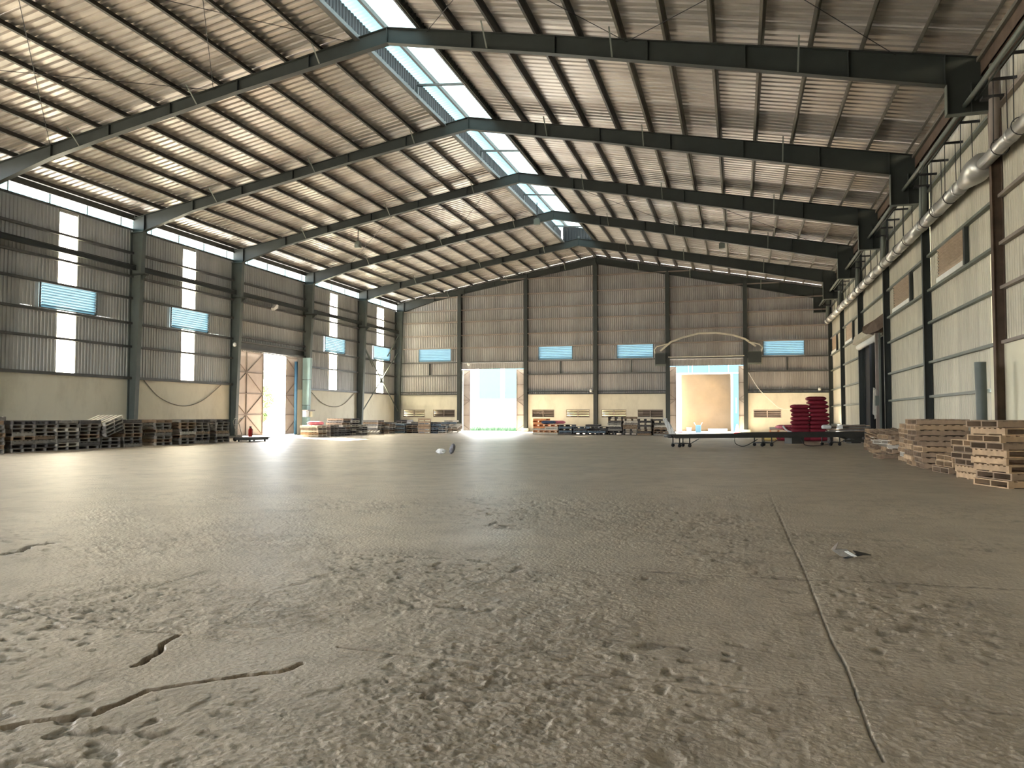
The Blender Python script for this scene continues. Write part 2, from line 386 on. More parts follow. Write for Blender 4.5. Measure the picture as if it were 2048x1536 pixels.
for (y0, y1) in bays:
    if y1 < 5: continue
    for k in range(13):
        x = XA - 1.12 - 1.275 * k
        obj('purlin', zprof(x, zl(x), 0.178, -1, y0, y1), M_purlin, ceil)
        x = XA + 1.07 + 1.26 * k
        obj('purlin', zprof(x, zr(x), -0.192, 1, y0, y1), M_purlinR if k > 4 else M_purlin, ceil)
obj('ridge_purlin', MB().box(XA - .07, OPY, ZA - 0.03, XA + .07, YE, ZA + 0.17), M_purlin, ceil)
# ridge monitor
obj('monitor_upstand', corr(YN, OPY, 13.36, 14.10, lambda u, s, d: (OPL - 0.05 - d, u, s)), M_upst, ceil)
obj('monitor_upstand', corr(YN, OPY, 13.36, 13.52, lambda u, s, d: (OPR + 0.05 + d, u, s)), M_steel, ceil)
obj('monitor_gutter', MB().box(OPL - .02, YN, 13.22, OPL + .16, OPY, 13.27).box(OPL + .13, YN, 13.27, OPL + .16, OPY, 13.36), M_purlin, ceil)
obj('monitor_edge_angle', MB().box(OPR - .06, YN, 13.30, OPR + .02, OPY, 13.42), M_tube, ceil)
CX, CZ = -11.30, 14.42
yy = YN
while yy < OPY - 0.01:
    y1 = min(yy + 1.0, OPY + 0.2)
    obj('monitor_roof_sheet', corr(yy, y1 + .03, CX, CX - 1.5, lambda u, s, d: (s, u, CZ - 0.178 * (CX - s) + d)), M_blueT, ceil)
    obj('monitor_roof_sheet', corr(yy, y1 + .03, CX, OPR + 0.9, lambda u, s, d: (s, u, CZ - 0.2 * (s - CX) + d)), M_whiteT, ceil)
    yy = y1
obj('monitor_ridge_purlin', MB().box(CX - .05, YN, CZ - .16, CX + .05, OPY, CZ - .004), M_purlin, ceil)
obj('monitor_gable', corr(OPL, OPR, 13.3, lambda u: CZ - 0.19 * abs(u - CX), lambda u, s, d: (u, OPY + .05 + d, s)), M_upst, ceil)
for fy0, fy1 in zip(frames, frames[1:]):
    if fy0 < 12 or fy0 > 50: continue
    ym = fy0 + (fy1 - fy0) * 0.62
    t = MB().bar((OPL + .1, ym, 13.2), (OPL + .1, ym, 13.75), .07, .07).bar((OPL + .1, ym, 13.75), (OPR, ym, 13.55), .07, .08)
    obj('monitor_frame', t, M_purlin, ceil)
# thin rod bracing in the roof planes
for (a, b) in ((14.0, 21.51), (36.48, 43.9)):
    for s, e in ((-24, -17), (-17, -11.8), (-9.2, -3), (-3, 4)):
        obj('brace_rod', MB().tube([(s, a, ztop(s) - .04), (e, b, ztop(e) - .04)], .011, 5), M_black, ceil)
        obj('brace_rod', MB().tube([(e, a, ztop(e) - .05), (s, b, ztop(s) - .05)], .011, 5), M_black, ceil)

# ------------------------------------------------------------ portal frames
BL = [(-26.63, 9.85), (-23.9, 10.62), (-21.5, 11.10), (-16.0, 12.10), (XA, 12.98)]
BR = [(XA, 12.98), (-8.4, 12.56), (-5.25, 11.94), (-2.33, 11.31), (0.38, 10.73), (2.9, 10.17), (5.14, 9.69)]
def rafter(y, prof, side, label):
    x_end = -27.3 if side < 0 else 6.1
    base = (x_end, y, 10.0)
    t = thing('roof_rafter', base, label, 'rafter', 'tapered steel rafters under the roof')
    tops = [(p[0], ztop(p[0])) for p in prof]
    if side < 0:
        poly = [(-26.63, 9.85)] + prof[1:] + [(XA, ZA)] + [(-27.3, zl(-27.3)), (-27.3, 9.85)]
    else:
        poly = prof + [(5.14, 9.69), (6.1, 9.69), (6.1, zr(6.1)), (XA, ZA)]
    obj('web', MB().prism(poly, 'Y', y - .006, y + .006), M_steel, t)
    mb = MB()
    for (a, b) in zip(prof, prof[1:]): mb.bar((a[0], y, a[1]), (b[0], y, b[1]), .22, .016)
    obj('bottom_flange', mb, M_tube if False else M_steel, t)
    e = tops[0][0] if side < 0 else 5.95
    xs = (-27.3, XA) if side < 0 else (XA, 5.95)
    obj('top_flange', MB().bar((xs[0], y, ztop(xs[0]) - .008), (xs[1], y, ztop(xs[1]) - .008), .22, .016), M_steel, t)
    def bot(x):
        for (a, b) in zip(prof, prof[1:]):
            if a[0] <= x <= b[0]: return a[1] + (b[1] - a[1]) * (x - a[0]) / (b[0] - a[0])
        return prof[0][1] if x < prof[0][0] else prof[-1][1]
    sx = (-26.6, -23.9, -21.3, -18.7, -16.0, -13.3, XA - .02) if side < 0 else (-7.7, -5.1, -2.4, 0.25, 2.85, 5.12)
    for x in sx:
        obj('stiffener', MB().box(x - .01, y - .1, bot(x), x + .01, y + .1, ztop(x) - .012), M_steel, t)
    for x in ((-22.6, -17.6, -12.9) if side < 0 else (-7.2, -3.4, 1.6)):
        obj('fly_brace', MB().bar((x, y - .08, bot(x) + .02), (x, y - .62, ztop(x) + .08), .045, .012), M_tube, t)
ords = {0: 'nearest pair in view', 1: 'second pair', 2: 'third pair', 3: 'fourth pair', 4: 'fifth pair', 5: 'sixth pair', 6: 'pair against the far gable wall'}
for i, y in FR.items():
    yb = y if i < 6 else y - .05
    rafter(yb, BL, -1, f'dark grey-green steel rafter on the left slope, {ords[i]} from the camera' if i < 6 else 'dark grey-green steel rafter on the left slope against the far gable wall')
    rafter(yb, BR, 1, f'dark grey-green steel rafter on the right slope, {ords[i]} from the camera' if i < 6 else 'dark grey-green steel rafter on the right slope against the far gable wall')

def column_left(i, y, label):
    t = thing('steel_column', (-27.1, y, 0), label, 'column', 'tapered steel columns along the left wall')
    xi0, xi1 = -26.93, -26.63
    m = M_steelVeil
    obj('web', MB().prism([(-27.3, .12), (xi0, .12), (xi1, 9.83), (-27.3, 9.83)], 'Y', y - .006, y + .006), m, t)
    obj('outer_flange', MB().box(-27.31, y - .12, .12, -27.29, y + .12, 9.83), m, t)
    obj('inner_flange', MB().bar((xi0, y, .12), (xi1, y, 9.83), .24, .018, up=(1, 0, 0)), m, t)
    obj('cap_plate', MB().box(-27.32, y - .14, 9.80, -26.60, y + .14, 9.85), m, t)
    obj('base_plate', MB().box(-27.38, y - .16, .10, -26.82, y + .16, .13), m, t)
    obj('concrete_pedestal', MB().box(-27.42, y - .28, -.02, -26.72, y + .28, .10), M_conc, t)
    if i == 4:   # light painted box casing around the lower half
        for z0, z1 in ((0.13, 1.9), (1.93, 3.55), (3.58, 5.0)):
            w = lambda z: xi0 + (xi1 - xi0) * z / 9.8 + .03
            obj('casing_panel', MB().prism([(-27.28, z0), (w(z0), z0), (w(z1), z1), (-27.28, z1)], 'Y', y - .14, y + .14), M_colblue, t)
for i in (0, 2, 3, 4, 5, 6, 1):
    nm = {0: 'nearest left wall column, out at the frame edge', 1: 'second left wall column beside the frame edge', 2: 'tapered steel column standing between the two big lit wall strips',
          3: 'tapered steel column at the near side of the left doorway', 4: 'steel column with pale green casing at the far side of the left doorway',
          5: 'tapered steel column behind the mixed pallets past the left doorway', 6: 'steel corner column where the left wall meets the far wall'}[i]
    column_left(i, FR[i] if i < 6 else 57.75, 'grey-green ' + nm if not nm.startswith('steel') else nm)

def corbel(i, y, z0):
    t = thing('hanging_bracket', (5.6, y, z0), f'black steel stub bracket hanging under the right rafter end, {ords[i] if i else "nearest"}'.replace(' pair', '').replace('nearest in view', 'nearest'), 'bracket', 'stub brackets carrying the right rafter ends')
    if i == 6: t['label'] = 'black steel stub bracket in the corner above the far wall'
    obj('web', MB().box(5.14, y - .006, z0, 6.1, y + .006, 9.69), M_steel, t)
    obj('inner_flange', MB().box(5.13, y - .11, z0, 5.15, y + .11, 9.69), M_tube, t)
    obj('bottom_plate', MB().box(5.12, y - .11, z0 - .02, 6.12, y + .11, z0), M_tube, t)
    obj('stiffener', MB().box(5.7, y - .09, z0, 5.72, y + .09, 9.69), M_steel, t)
for i, y in FR.items():
    corbel(i, y if i < 6 else y - .05, 8.93 if i == 1 else 8.62)

def post_right(i, y, label):
    t = thing('steel_post', (6.2, y, 0), label, 'post', 'dark posts along the right wall')
    m = M_rust if i == 1 else M_steel
    obj('web', MB().box(6.1, y - .006, 0, 6.33, y + .006, 10.2), m, t)
    obj('inner_flange', MB().box(6.09, y - .09, 0, 6.105, y + .09, 10.2), m, t)
    obj('outer_flange', MB().box(6.32, y - .09, 0, 6.335, y + .09, 10.2), m, t)
pl = {0: 'dark post on the right wall nearest the camera', 1: 'rust-brown post between beige panel and the first louvre', 2: 'dark post behind the tall brown pallet stack by the right wall', 3: 'dark post at the near side of the dark right doorway',
      4: 'dark post at the far side of the dark right doorway', 5: 'dark post behind the conveyor end on the right wall', 6: 'dark corner post where the right wall meets the far wall'}
for i, y in FR.items(): post_right(i, y if i < 6 else 57.85, pl[i])

# ------------------------------------------------------------ walls
GZ = (4.45, 5.55, 6.72, 7.75, 8.85, 9.80)
# --- left wall
wl = struct('wall_left', (XL, 0, 0))
def plL(u, s, d): return (XL - d, u, s)
lw = []   # windows (louvres) of the left wall: y0, y1
LOU = {1: (24.17, 26.95), 2: (31.65, 34.4), 4: (46.5, 49.25), 5: (53.8, 56.65)}
SLI = {1: (25.03, 25.98), 2: (32.48, 33.45), 4: (47.22, 48.25), 5: (54.5, 55.65)}
LZ0, LZ1, WT = 5.67, 6.69, 9.95
def sheets_between(y0, y1, z0, z1, m=M_wallL, nm='wall_sheet'):
    n = max(1, round((y1 - y0) / 1.05)); st = (y1 - y0) / n
    for k in range(n): obj(nm, corr(y0 + k * st, y0 + (k + 1) * st + .03, z0, z1, lambda u, s, d, q=k % 2 * .004: (XL - d - q, u, s), .17, .032), m, wl)
for bi, (y0, y1) in enumerate(bays):
    i = {v: k for k, v in FR.items()}.get(y0)
    if y1 < 7: 
        sheets_between(y0, y1, Z0, WT); continue
    if y0 < 13.9:                       # open bays beside the camera
        sheets_between(y0, y1, 5.2, WT); continue
    if i == 3:
        sheets_between(y0, y1, 4.95, WT)
        sheets_between(43.2, y1, Z0, 4.95)
        obj('top_girt', MB().box(XL + .0, y0 + .02, WT - .02, XL + .1, y1 - .02, WT + .06), M_purlin, wl)
        obj('eave_strut', MB().box(XL + .06, y0 + .02, 10.40, XL + .14, y1 - .02, 10.70), M_purlin, wl)
        continue
    if i in SLI:
        s0, s1 = SLI[i]; l0, l1 = LOU[i]
        sheets_between(y0, s0, Z0, LZ0) ; sheets_between(s1, y1, Z0, LZ0)
        sheets_between(y0, s0, LZ1, WT) ; sheets_between(s1, y1, LZ1, WT)
        sheets_between(y0, l0, LZ0, LZ1) ; sheets_between(l1, y1, LZ0, LZ1)
        obj('light_panel', corr(s0, s1, Z0, LZ0, plL, .2, .03), M_slit, wl)
        obj('light_panel', corr(s0, s1, LZ1, 9.81, plL, .2, .03), M_slit, wl)
        obj('head_flashing', MB().box(XL - .02, s0, 9.81, XL, s1, WT), M_wallL, wl)
    else:
        sheets_between(y0, y1, Z0, WT)
    for z in GZ[:-1]:
        if LZ0 - .2 < z < LZ1 + .1 and False: continue
        obj('girt', MB().box(XL + .02, y0 + .02, z - .05, XL + .17, y1 - .02, z + .05), M_purlin, wl)
    obj('girt', MB().box(XL + .02, y0 + .02, Z0, XL + .2, y1 - .02, Z0 + .12), M_purlin, wl)
    obj('top_girt', MB().box(XL + .0, y0 + .02, WT - .02, XL + .1, y1 - .02, WT + .06), M_purlin, wl)
    obj('eave_strut', MB().box(XL + .06, y0 + .02, 10.40, XL + .14, y1 - .02, 10.70), M_purlin, wl)
i = 3
for z in (5.75, 6.72, 7.75, 8.85): obj('girt', MB().box(XL + .02, FR[3] + .02, z - .05, XL + .17, FR[4] - .02, z + .05), M_purlin, wl)
obj('lintel_beam', MB().box(XL + .02, FR[3] + .02, 5.0, XL + .22, FR[4] - .02, 5.12).box(XL + .02, FR[3] + .02, 5.42, XL + .22, FR[4] - .02, 5.5).box(XL + .02, FR[3] + .02, 5.12, XL + .06, FR[4] - .02, 5.42), M_purlin, wl)
# masonry plinth
for y0, y1 in ((YN, 6.55), (14.0, 36.55), (43.2, YE)):
    obj('plinth', MB().box(XL - .12, y0, -.02, XL + .03, y1, Z0), M_plinth, wl)
# hangers in the ventilation gap + eave purlin detail
for y in np.arange(15, 57.5, 1.9):
    obj('gap_post', MB().box(XL + .03, y - .02, WT + .04, XL + .07, y + .02, zl(XL) + .02), M_purlin, wl)
def louvre(name, y0, y1, x, sgn, mblade, n=9, kind='structure', z0=LZ0, z1=LZ1, backing=None):
    t = struct(name, (x, (y0 + y1) / 2, z0))
    fr = MB().box(x - .03, y0 - .04, z0 - .04, x + .03, y0, z1 + .04).box(x - .03, y1, z0 - .04, x + .03, y1 + .04, z1 + .04)
    fr.box(x - .03, y0, z0 - .04, x + .03, y1, z0).box(x - .03, y0, z1, x + .03, y1, z1 + .04)
    obj('window_frame', fr, M_purlin, t)
    st = (z1 - z0) / n
    for k in range(n):
        za = z0 + k * st
        obj('blade', MB().prism([(x + sgn * .06, za + st * .93), (x + sgn * .06, za + st * .93 + .008), (x - sgn * .06, za + .008), (x - sgn * .06, za)], 'Y', y0, y1), mblade, t)
    if backing: obj('backing_panel', MB().box(*backing), M_louvB, t)
    return t
wn = 1
for i, (a, b) in LOU.items():
    louvre(f'window_{wn}', a, b, XL + .08, 1, M_louv); wn += 1

# --- end wall
we = struct('wall_back', (0, YE, 0))
def plE(u, s, d): return (u, YE + d, s)
EC = [-27.0, -21.65, -16.08, -10.53, -5.08, 0.48, 6.2]
ELOU = {0: (-25.27, -22.48), 2: (-15.08, -12.39), 3: (-8.89, -6.17), 5: (1.75, 4.48)}
def esheets(x0, x1, z0, z1):
    n = max(1, round((x1 - x0) / 1.0)); st = (x1 - x0) / n
    for k in range(n): obj('wall_sheet', corr(x0 + k * st, x0 + (k + 1) * st + .03, z0, z1, lambda u, s, d, q=k % 2 * .004: (u, YE + d + q, s), .155, .035), M_wallE, we)
eroof = lambda u: ztop(u) + SH
for b in range(6):
    x0, x1 = EC[b], EC[b + 1]
    if b == 0: x0 = XL
    if b == 5: x1 = XR
    if b in (1, 4):
        esheets(x0, x1, 5.45, eroof)
        obj('door_header', corr(x0, x1, 4.98, 5.45, lambda u, s, d: (u, YE - .12 - d, s), .2, .03), M_wallE, we)
    else:
        l0, l1 = ELOU[b]
        esheets(x0, x1, LZ1, eroof); esheets(x0, x1, Z0, LZ0 - .02)
        esheets(x0, l0, LZ0 - .02, LZ1); esheets(l1, x1, LZ0 - .02, LZ1)
    for z in (4.50, 5.55, 6.72, 7.75, 8.85, 9.80, 10.9, 12.1):
        if b in (1, 4) and z < 5: continue
        xa, xb = EC[b] + .05, EC[b + 1] - .05
        lim = min(ztop(xa), ztop(xb))
        if z > lim:
            if z > max(ztop(xa), ztop(xb)) - .1: continue
            if xa < XA: xa = XA - (ZA - z) / .178 + .05
            else: xb = XA + (ZA - z) / .192 - .05
        obj('girt', MB().box(xa, YE - .17, z - .045, xb, YE - .02, z + .045), M_purlin if z < 6 else M_frame, we)
    if b not in (1, 4):
        obj('sill_beam', MB().box(EC[b] + .05, YE - .22, Z0, EC[b + 1] - .05, YE - .02, Z0 + .06).box(EC[b] + .05, YE - .22, Z0 + .20, EC[b + 1] - .05, YE - .02, Z0 + .26), M_steel, we)
        obj('mid_post', MB().box((EC[b] + EC[b + 1]) / 2 - .04, YE - .15, 4.55, (EC[b] + EC[b + 1]) / 2 + .04, YE - .03, 5.5), M_steel, we)
EVENT = {0: [(-26.66, -24.73), (-23.99, -22.11)], 2: [(-15.61, -13.83), (-12.87, -11.03)], 3: [(-10.1, -8.22), (-7.35, -5.46)], 5: [(1.0, 2.9)]}
VZ0, VZ1 = 1.13, 1.73
for b in (0, 2, 3, 5):
    x0 = XL if b == 0 else EC[b]; x1 = XR if b == 5 else EC[b + 1]
    mb = MB(); ya, yb = YE - .03, YE + .14
    mb.box(x0, ya, -.02, x1, yb, VZ0).box(x0, ya, VZ1, x1, yb, Z0)
    c = x0
    for (a, d) in EVENT[b]: mb.box(c, ya, VZ0, a, yb, VZ1); c = d
    mb.box(c, ya, VZ0, x1, yb, VZ1)
    obj('plinth', mb, M_plinth, we)
for b in (0, 2, 3, 5):
    a, d = ELOU[b]
    t = struct(f'window_{wn}', ((a + d) / 2, YE - .03, LZ0)); wn += 1
    x = YE - .06
    fr = MB().box(a - .04, x - .03, LZ0 - .04, a, x + .03, LZ1 + .04).box(d, x - .03, LZ0 - .04, d + .04, x + .03, LZ1 + .04).box(a, x - .03, LZ0 - .04, d, x + .03, LZ0).box(a, x - .03, LZ1, d, x + .03, LZ1 + .04)
    obj('window_frame', fr, M_purlin, t)
    n = 8; st = (LZ1 - LZ0) / n
    for k in range(n):
        za = LZ0 + k * st
        obj('blade', MB().prism([(x - .05, za + st * .93), (x - .05, za + st * .93 + .01), (x + .05, za + .01), (x + .05, za)], 'X', a, d), M_louv, t)
shut = {(0, 1): 0.6, (2, 0): 0.45, (3, 1): 0.8, (5, 0): 1.0}
for b, lst in EVENT.items():
    for q, (a, d) in enumerate(lst):
        t = struct(f'window_{wn}', ((a + d) / 2, YE, VZ0)); wn += 1
        fr = MB(); y0, y1 = YE - .05, YE + .03
        for (p0, p1) in ((a, a + .04), (d - .04, d), ((a + d) / 2 - .035, (a + d) / 2 + .035)): fr.box(p0, y0, VZ0, p1, y1, VZ1)
        fr.box(a, y0, VZ0, d, y1, VZ0 + .05).box(a, y0, VZ1 - .05, d, y1, VZ1)
        obj('window_frame', fr, M_frame if b != 5 else M_door, t)
        for k in range(4):
            za = VZ0 + .06 + k * .13
            obj('blade', MB().prism([(YE - .02, za - .02), (YE - .02, za - .008), (YE + .07, za + .055), (YE + .07, za + .043)], 'X', a + .04, d - .04), M_vent, t)
        obj('added_vent_screen', MB().add([(a - .1, YE + .16, VZ1 + .1), (d + .1, YE + .16, VZ1 + .1), (d + .1, YE + .6, VZ0 - .35), (a - .1, YE + .6, VZ0 - .35)], [(0, 1, 2, 3)]), M_ventScreen, t)  # unseen sheet added outside each vent to tone down the daylight
        fr_s = shut.get((b, q))
        if fr_s:
            obj('shutter_panel', MB().box(d - (d - a) * fr_s, YE + .08, VZ0, d, YE + .10, VZ1), M_frame if b != 5 else M_door, t)
# end wall columns
for kk, x in enumerate(EC[1:-1]):
    names = ['grey column at the left jamb of the grassy far doorway', 'grey column at the right jamb of the grassy far doorway', 'grey column under the roof ridge in the middle of the far wall',
             'grey column at the left jamb of the tan-boarded far doorway', 'grey column at the right jamb of the tan-boarded far doorway']
    t = thing('gable_column', (x, 57.9, 0), names[kk], 'column', 'columns of the far gable wall')
    zt = ztop(x) - .4
    obj('web', MB().box(x - .006, 57.72, .1, x + .006, 57.98, zt), M_steel, t)
    obj('front_flange', MB().box(x - .15, 57.70, .1, x + .15, 57.72, zt), M_steel, t)
    obj('rear_flange', MB().box(x - .15, 57.98, .1, x + .15, 58.0, zt), M_steel, t)
    obj('pedestal', MB().box(x - .28, 57.55, -.01, x + .28, 58.0, .28), M_plinth, t)

# --- doors: framed leaves standing outside the wall plane
def leaf(parent, axis, a, b, off, z0, z1, nm='door_leaf', flip=1):
    """sheeted leaf with angle frame; a..b along the wall, off = wall-normal position"""
    def bx(mb, p0, p1, q0, q1, r0, r1):
        return mb.box(q0, p0, r0, q1, p1, r1) if axis == 'Y' else mb.box(p0, q0, r0, p1, q1, r1)
    f = off - .05 * flip
    lo, hi = min(off, off + .015 * flip), max(off, off + .015 * flip)
    sheet = obj(nm, bx(MB(), a, b, lo, hi, z0, z1), M_door, parent)
    q0, q1 = min(f, off), max(f, off)
    H = z1 - z0; zs = [z0 + .03, z0 + H * .25, z0 + H * .5, z0 + H * .75, z1 - .03]
    for z in zs: obj('rail', bx(MB(), a, b, q0, q1, z - .025, z + .025), M_frame, sheet)
    for p in (a + .025, (a + b) / 2, b - .025): obj('stile', bx(MB(), p - .025, p + .025, q0, q1, z0, z1), M_frame, sheet)
    m = (a + b) / 2; qm = (q0 + q1) / 2
    for zc, za, zb in ((zs[3], zs[4], zs[2]), (zs[1], zs[2], zs[0])):
        for p in (a, b):
            for ze in (za, zb):
                P = (qm, p, ze) if axis == 'Y' else (p, qm, ze); Q = (qm, m, zc) if axis == 'Y' else (m, qm, zc)
                obj('brace', MB().bar(P, Q, .035, .035), M_frame, sheet)
d1 = struct('door_1', (XL - .1, 40, 0))
leaf(d1, 'Y', 36.55, 39.78, XL - .18, .05, 4.98, flip=-1)
leaf(d1, 'Y', 42.15, 45.3, XL - .18, .05, 4.98, flip=-1)
for zz in (4.98,): obj('door_track', MB().box(XL - .22, 33.5, zz, XL - .1, 47, zz + .1), M_frame, d1)
d2 = struct('door_2', (-18.9, YE + .15, 0))
leaf(d2, 'X', -24.1, -20.88, YE + .26, .05, 4.95, flip=1)
leaf(d2, 'X', -16.98, -13.75, YE + .26, .05, 4.95, flip=1)
d3 = struct('door_3', (-2.2, YE + .15, 0))
leaf(d3, 'X', -7.7, -4.5, YE + .26, .05, 4.95, flip=1)
leaf(d3, 'X', -0.02, 3.2, YE + .26, .05, 4.95, flip=1)

# --- right wall
wr = struct('wall_right', (XR, 0, 0))
def plR(u, s, d): return (XR + d, u, s)
RLOU = {1: (24.66, 27.72), 2: (31.95, 35.2), 4: (47.2, 50.1), 5: (54.7, 57.3)}
def rsheets(y0, y1, z0, z1):
    n = max(1, round((y1 - y0) / 1.05)); st = (y1 - y0) / n
    for k in range(n): obj('wall_sheet', corr(y0 + k * st, y0 + (k + 1) * st + .03, z0, z1, lambda u, s, d, q=k % 2 * .004: (XR + d + q, u, s), .17, .028), M_wallR, wr)
RZ0, RT = 0.72, 10.6
for (y0, y1) in bays:
    i = {v: k for k, v in FR.items()}.get(y0)
    if y1 > 57: y1 = YE
    if i == 3: rsheets(y0, y1, 4.95, RT)
    elif i in RLOU:
        l0, l1 = RLOU[i]
        a = 22.6 if i == 1 else y0
        if i == 1: rsheets(y0, 22.6, 3.08, LZ0)
        rsheets(a, y1, RZ0, LZ0); rsheets(y0, y1, LZ1, RT)
        rsheets(y0, l0, LZ0, LZ1); rsheets(l1, y1, LZ0, LZ1)
    else: rsheets(y0, y1, 3.08, RT)
    if y0 < 5: continue
    for z in (1.94, 3.10, 4.45, 5.55, 6.74, 7.92, 9.0):
        if i == 3 and z < 5: continue
        ya = y0 + .1
        if z < 3 and y1 < 23: continue
        if z < 3 and i == 1: ya = 22.65
        obj('girt', MB().box(XR - .14, ya, z - .04, XR - .01, y1 - .1, z + .04), M_tube if y0 > 15 else M_frame, wr)
obj('beige_panel', MB().box(XR - .05, YN, 0, XR - .02, 22.6, 3.08), M_beige, wr)
for y0, y1 in ((22.6, 36.4), (44.0, YE)):
    obj('kerb', MB().box(XR - .28, y0, -.02, XR + .05, y1, .62), M_conc, wr)
    obj('kerb_cap', MB().box(XR - .2, y0, .62, XR + .05, y1, RZ0 + .02), M_steel, wr)
for i, (a, b) in RLOU.items():
    t = louvre(f'window_{wn}', a, b, XR - .03, -1, M_louvB, n=10, backing=(XR + .12, a, LZ0, XR + .14, b, LZ1)); wn += 1
    obj('sill', MB().box(XR - .13, a, LZ0 - .06, XR - .03, b, LZ0 + .10), M_white, t)
    obj('side_jamb', MB().box(XR - .12, a - .22, LZ0 - .05, XR - .02, a - .04, LZ1 + .05), M_steel, t)
# gutter in the valley
g = thing('valley_gutter', (6.2, 25, 9.9), 'rusty brown box gutter running along the right roof edge', 'gutter')
obj('gutter_box', MB().box(5.93, YN, 9.86, 6.30, YE - .1, 9.89).box(5.93, YN, 9.86, 5.96, YE - .1, 10.28).box(6.27, YN, 9.86, 6.30, YE - .1, 10.28), M_rust, g)
obj('edge_angle', MB().box(5.84, YN, 10.22, 5.92, YE - .1, 10.32), M_purlinR, g)
# dark adjoining room behind the right doorway
d4 = struct('door_4', (XR, 40.2, 0))
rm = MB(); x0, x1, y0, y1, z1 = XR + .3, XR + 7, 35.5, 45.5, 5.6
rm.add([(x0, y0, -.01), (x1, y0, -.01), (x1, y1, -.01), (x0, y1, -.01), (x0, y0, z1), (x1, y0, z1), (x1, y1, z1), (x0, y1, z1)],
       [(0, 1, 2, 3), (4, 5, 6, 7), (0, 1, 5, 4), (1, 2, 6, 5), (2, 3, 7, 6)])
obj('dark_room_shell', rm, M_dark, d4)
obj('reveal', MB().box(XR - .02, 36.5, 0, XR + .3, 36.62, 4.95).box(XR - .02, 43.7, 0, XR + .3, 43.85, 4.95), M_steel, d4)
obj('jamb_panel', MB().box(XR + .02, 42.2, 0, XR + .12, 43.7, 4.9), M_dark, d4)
obj('door_frame_post', MB().box(6.0, 38.05, 0, 6.12, 38.2, 5.1), M_frame, d4)
obj('door_frame_post', MB().box(6.0, 37.2, 0, 6.08, 37.28, 5.0), M_tube, d4)
sb = thing('shutter_housing', (6.15, 41, 4.98), 'beige shutter housing with white roller above the dark right doorway', 'shutter')
obj('housing', MB().prism([(5.85, 5.1), (6.3, 4.98), (6.3, 5.5), (5.95, 5.5)], 'Y', 38.2, 44.3), M_wallR, sb)
obj('roller', MB().tube([(6.05, 38.3, 4.86), (6.05, 43.4, 4.86)], .15, 12), M_white, sb, smooth=True)
aw = thing('folded_awning', (6.0, 38.4, 5.2), 'brown crumpled folded canopy above the near corner of dark doorway', 'canopy')
mb = MB(); pts = [(6.25, 36.7, 5.9), (5.9, 37.6, 5.62), (5.55, 38.6, 5.42), (5.6, 39.0, 5.2), (5.75, 38.2, 5.05), (6.0, 37.2, 5.1), (6.25, 36.7, 5.3)]
n = len(pts); off = [(x + .32, y + .7, z + random.uniform(-.05, .05)) for x, y, z in pts]
mb.add(pts + off, [tuple(range(n - 1, -1, -1)), tuple(range(n, 2 * n))] + [(i, (i + 1) % n, n + (i + 1) % n, n + i) for i in range(n)])
obj('cloth', mb, M_rust, aw)
cl = thing('hanging_cloth', (6.1, 37.9, 1.4), 'grey cloth hung on the doorframe of the dark doorway', 'cloth')
mb = MB()
for k in range(9):
    y = 38.9 - k * .11
    mb.add([(6.02 + .05 * math.sin(k * 1.9), y, 2.6 - .02 * k), (6.02 + .07 * math.sin(k * 1.9 + .6), y + .02, 1.25 + .12 * math.sin(k * .9))], [])
mb.f = [(2 * k, 2 * k + 2, 2 * k + 3, 2 * k + 1) for k in range(8)]
co = obj('drape', mb, M_conc, cl); sm = co.modifiers.new('s', 'SOLIDIFY'); sm.thickness = .02
eb = obj('switch_box', MB().box(5.95, 38.0, 1.75, 6.1, 38.3, 2.2), M_tube, d4)

# front gable wall behind the camera
wf = struct('wall_front', (0, YN, 0))
obj('gable_panel', MB().prism([(XL, 5.6), (XR, 5.6), (XR, zr(XR) + SH), (XA, ZA + SH), (XL, zl(XL) + SH)], 'Y', YN - .05, YN), M_wallE, wf)
obj('side_panel', MB().box(XL, YN - .05, 0, -23, YN, 5.6).box(-13, YN - .05, 0, XR, YN, 5.6), M_wallE, wf)

# ------------------------------------------------------------ things fixed to the building
# runway beam on the left wall, one length per bay
for i in range(0, 6):
    y0, y1 = FR[i] + .13, (FR[i + 1] - .13 if i < 5 else 57.6)
    nmb = ['beside the frame edge', 'over the first lit wall strip', 'over the second lit wall strip', 'above the left doorway', 'over the third lit wall strip', 'over the last lit wall strip'][i]
    t = thing('runway_beam', (-26.95, (y0 + y1) / 2, 7.86), f'dark steel crane runway beam length {nmb}', 'beam', 'runway beam along the left wall')
    obj('web', MB().box(-26.98, y0, 8.02, -26.96, y1, 8.20), M_steel, t)
    obj('top_flange', MB().box(-27.04, y0, 8.20, -26.90, y1, 8.215), M_steel, t)
    obj('bottom_flange', MB().box(-27.04, y0, 8.005, -26.90, y1, 8.02), M_steel, t)
    obj('rail', MB().box(-26.99, y0, 8.215, -26.95, y1, 8.25), M_steel, t)
    t2 = obj('beam_seat', MB().box(-27.2, FR[i] - .14, 7.80, -26.45, FR[i] + .14, 7.87).prism([(-26.75, 7.5), (-26.45, 7.8), (-26.75, 7.8)], 'Y', FR[i] - .01, FR[i] + .01), M_steel, t)
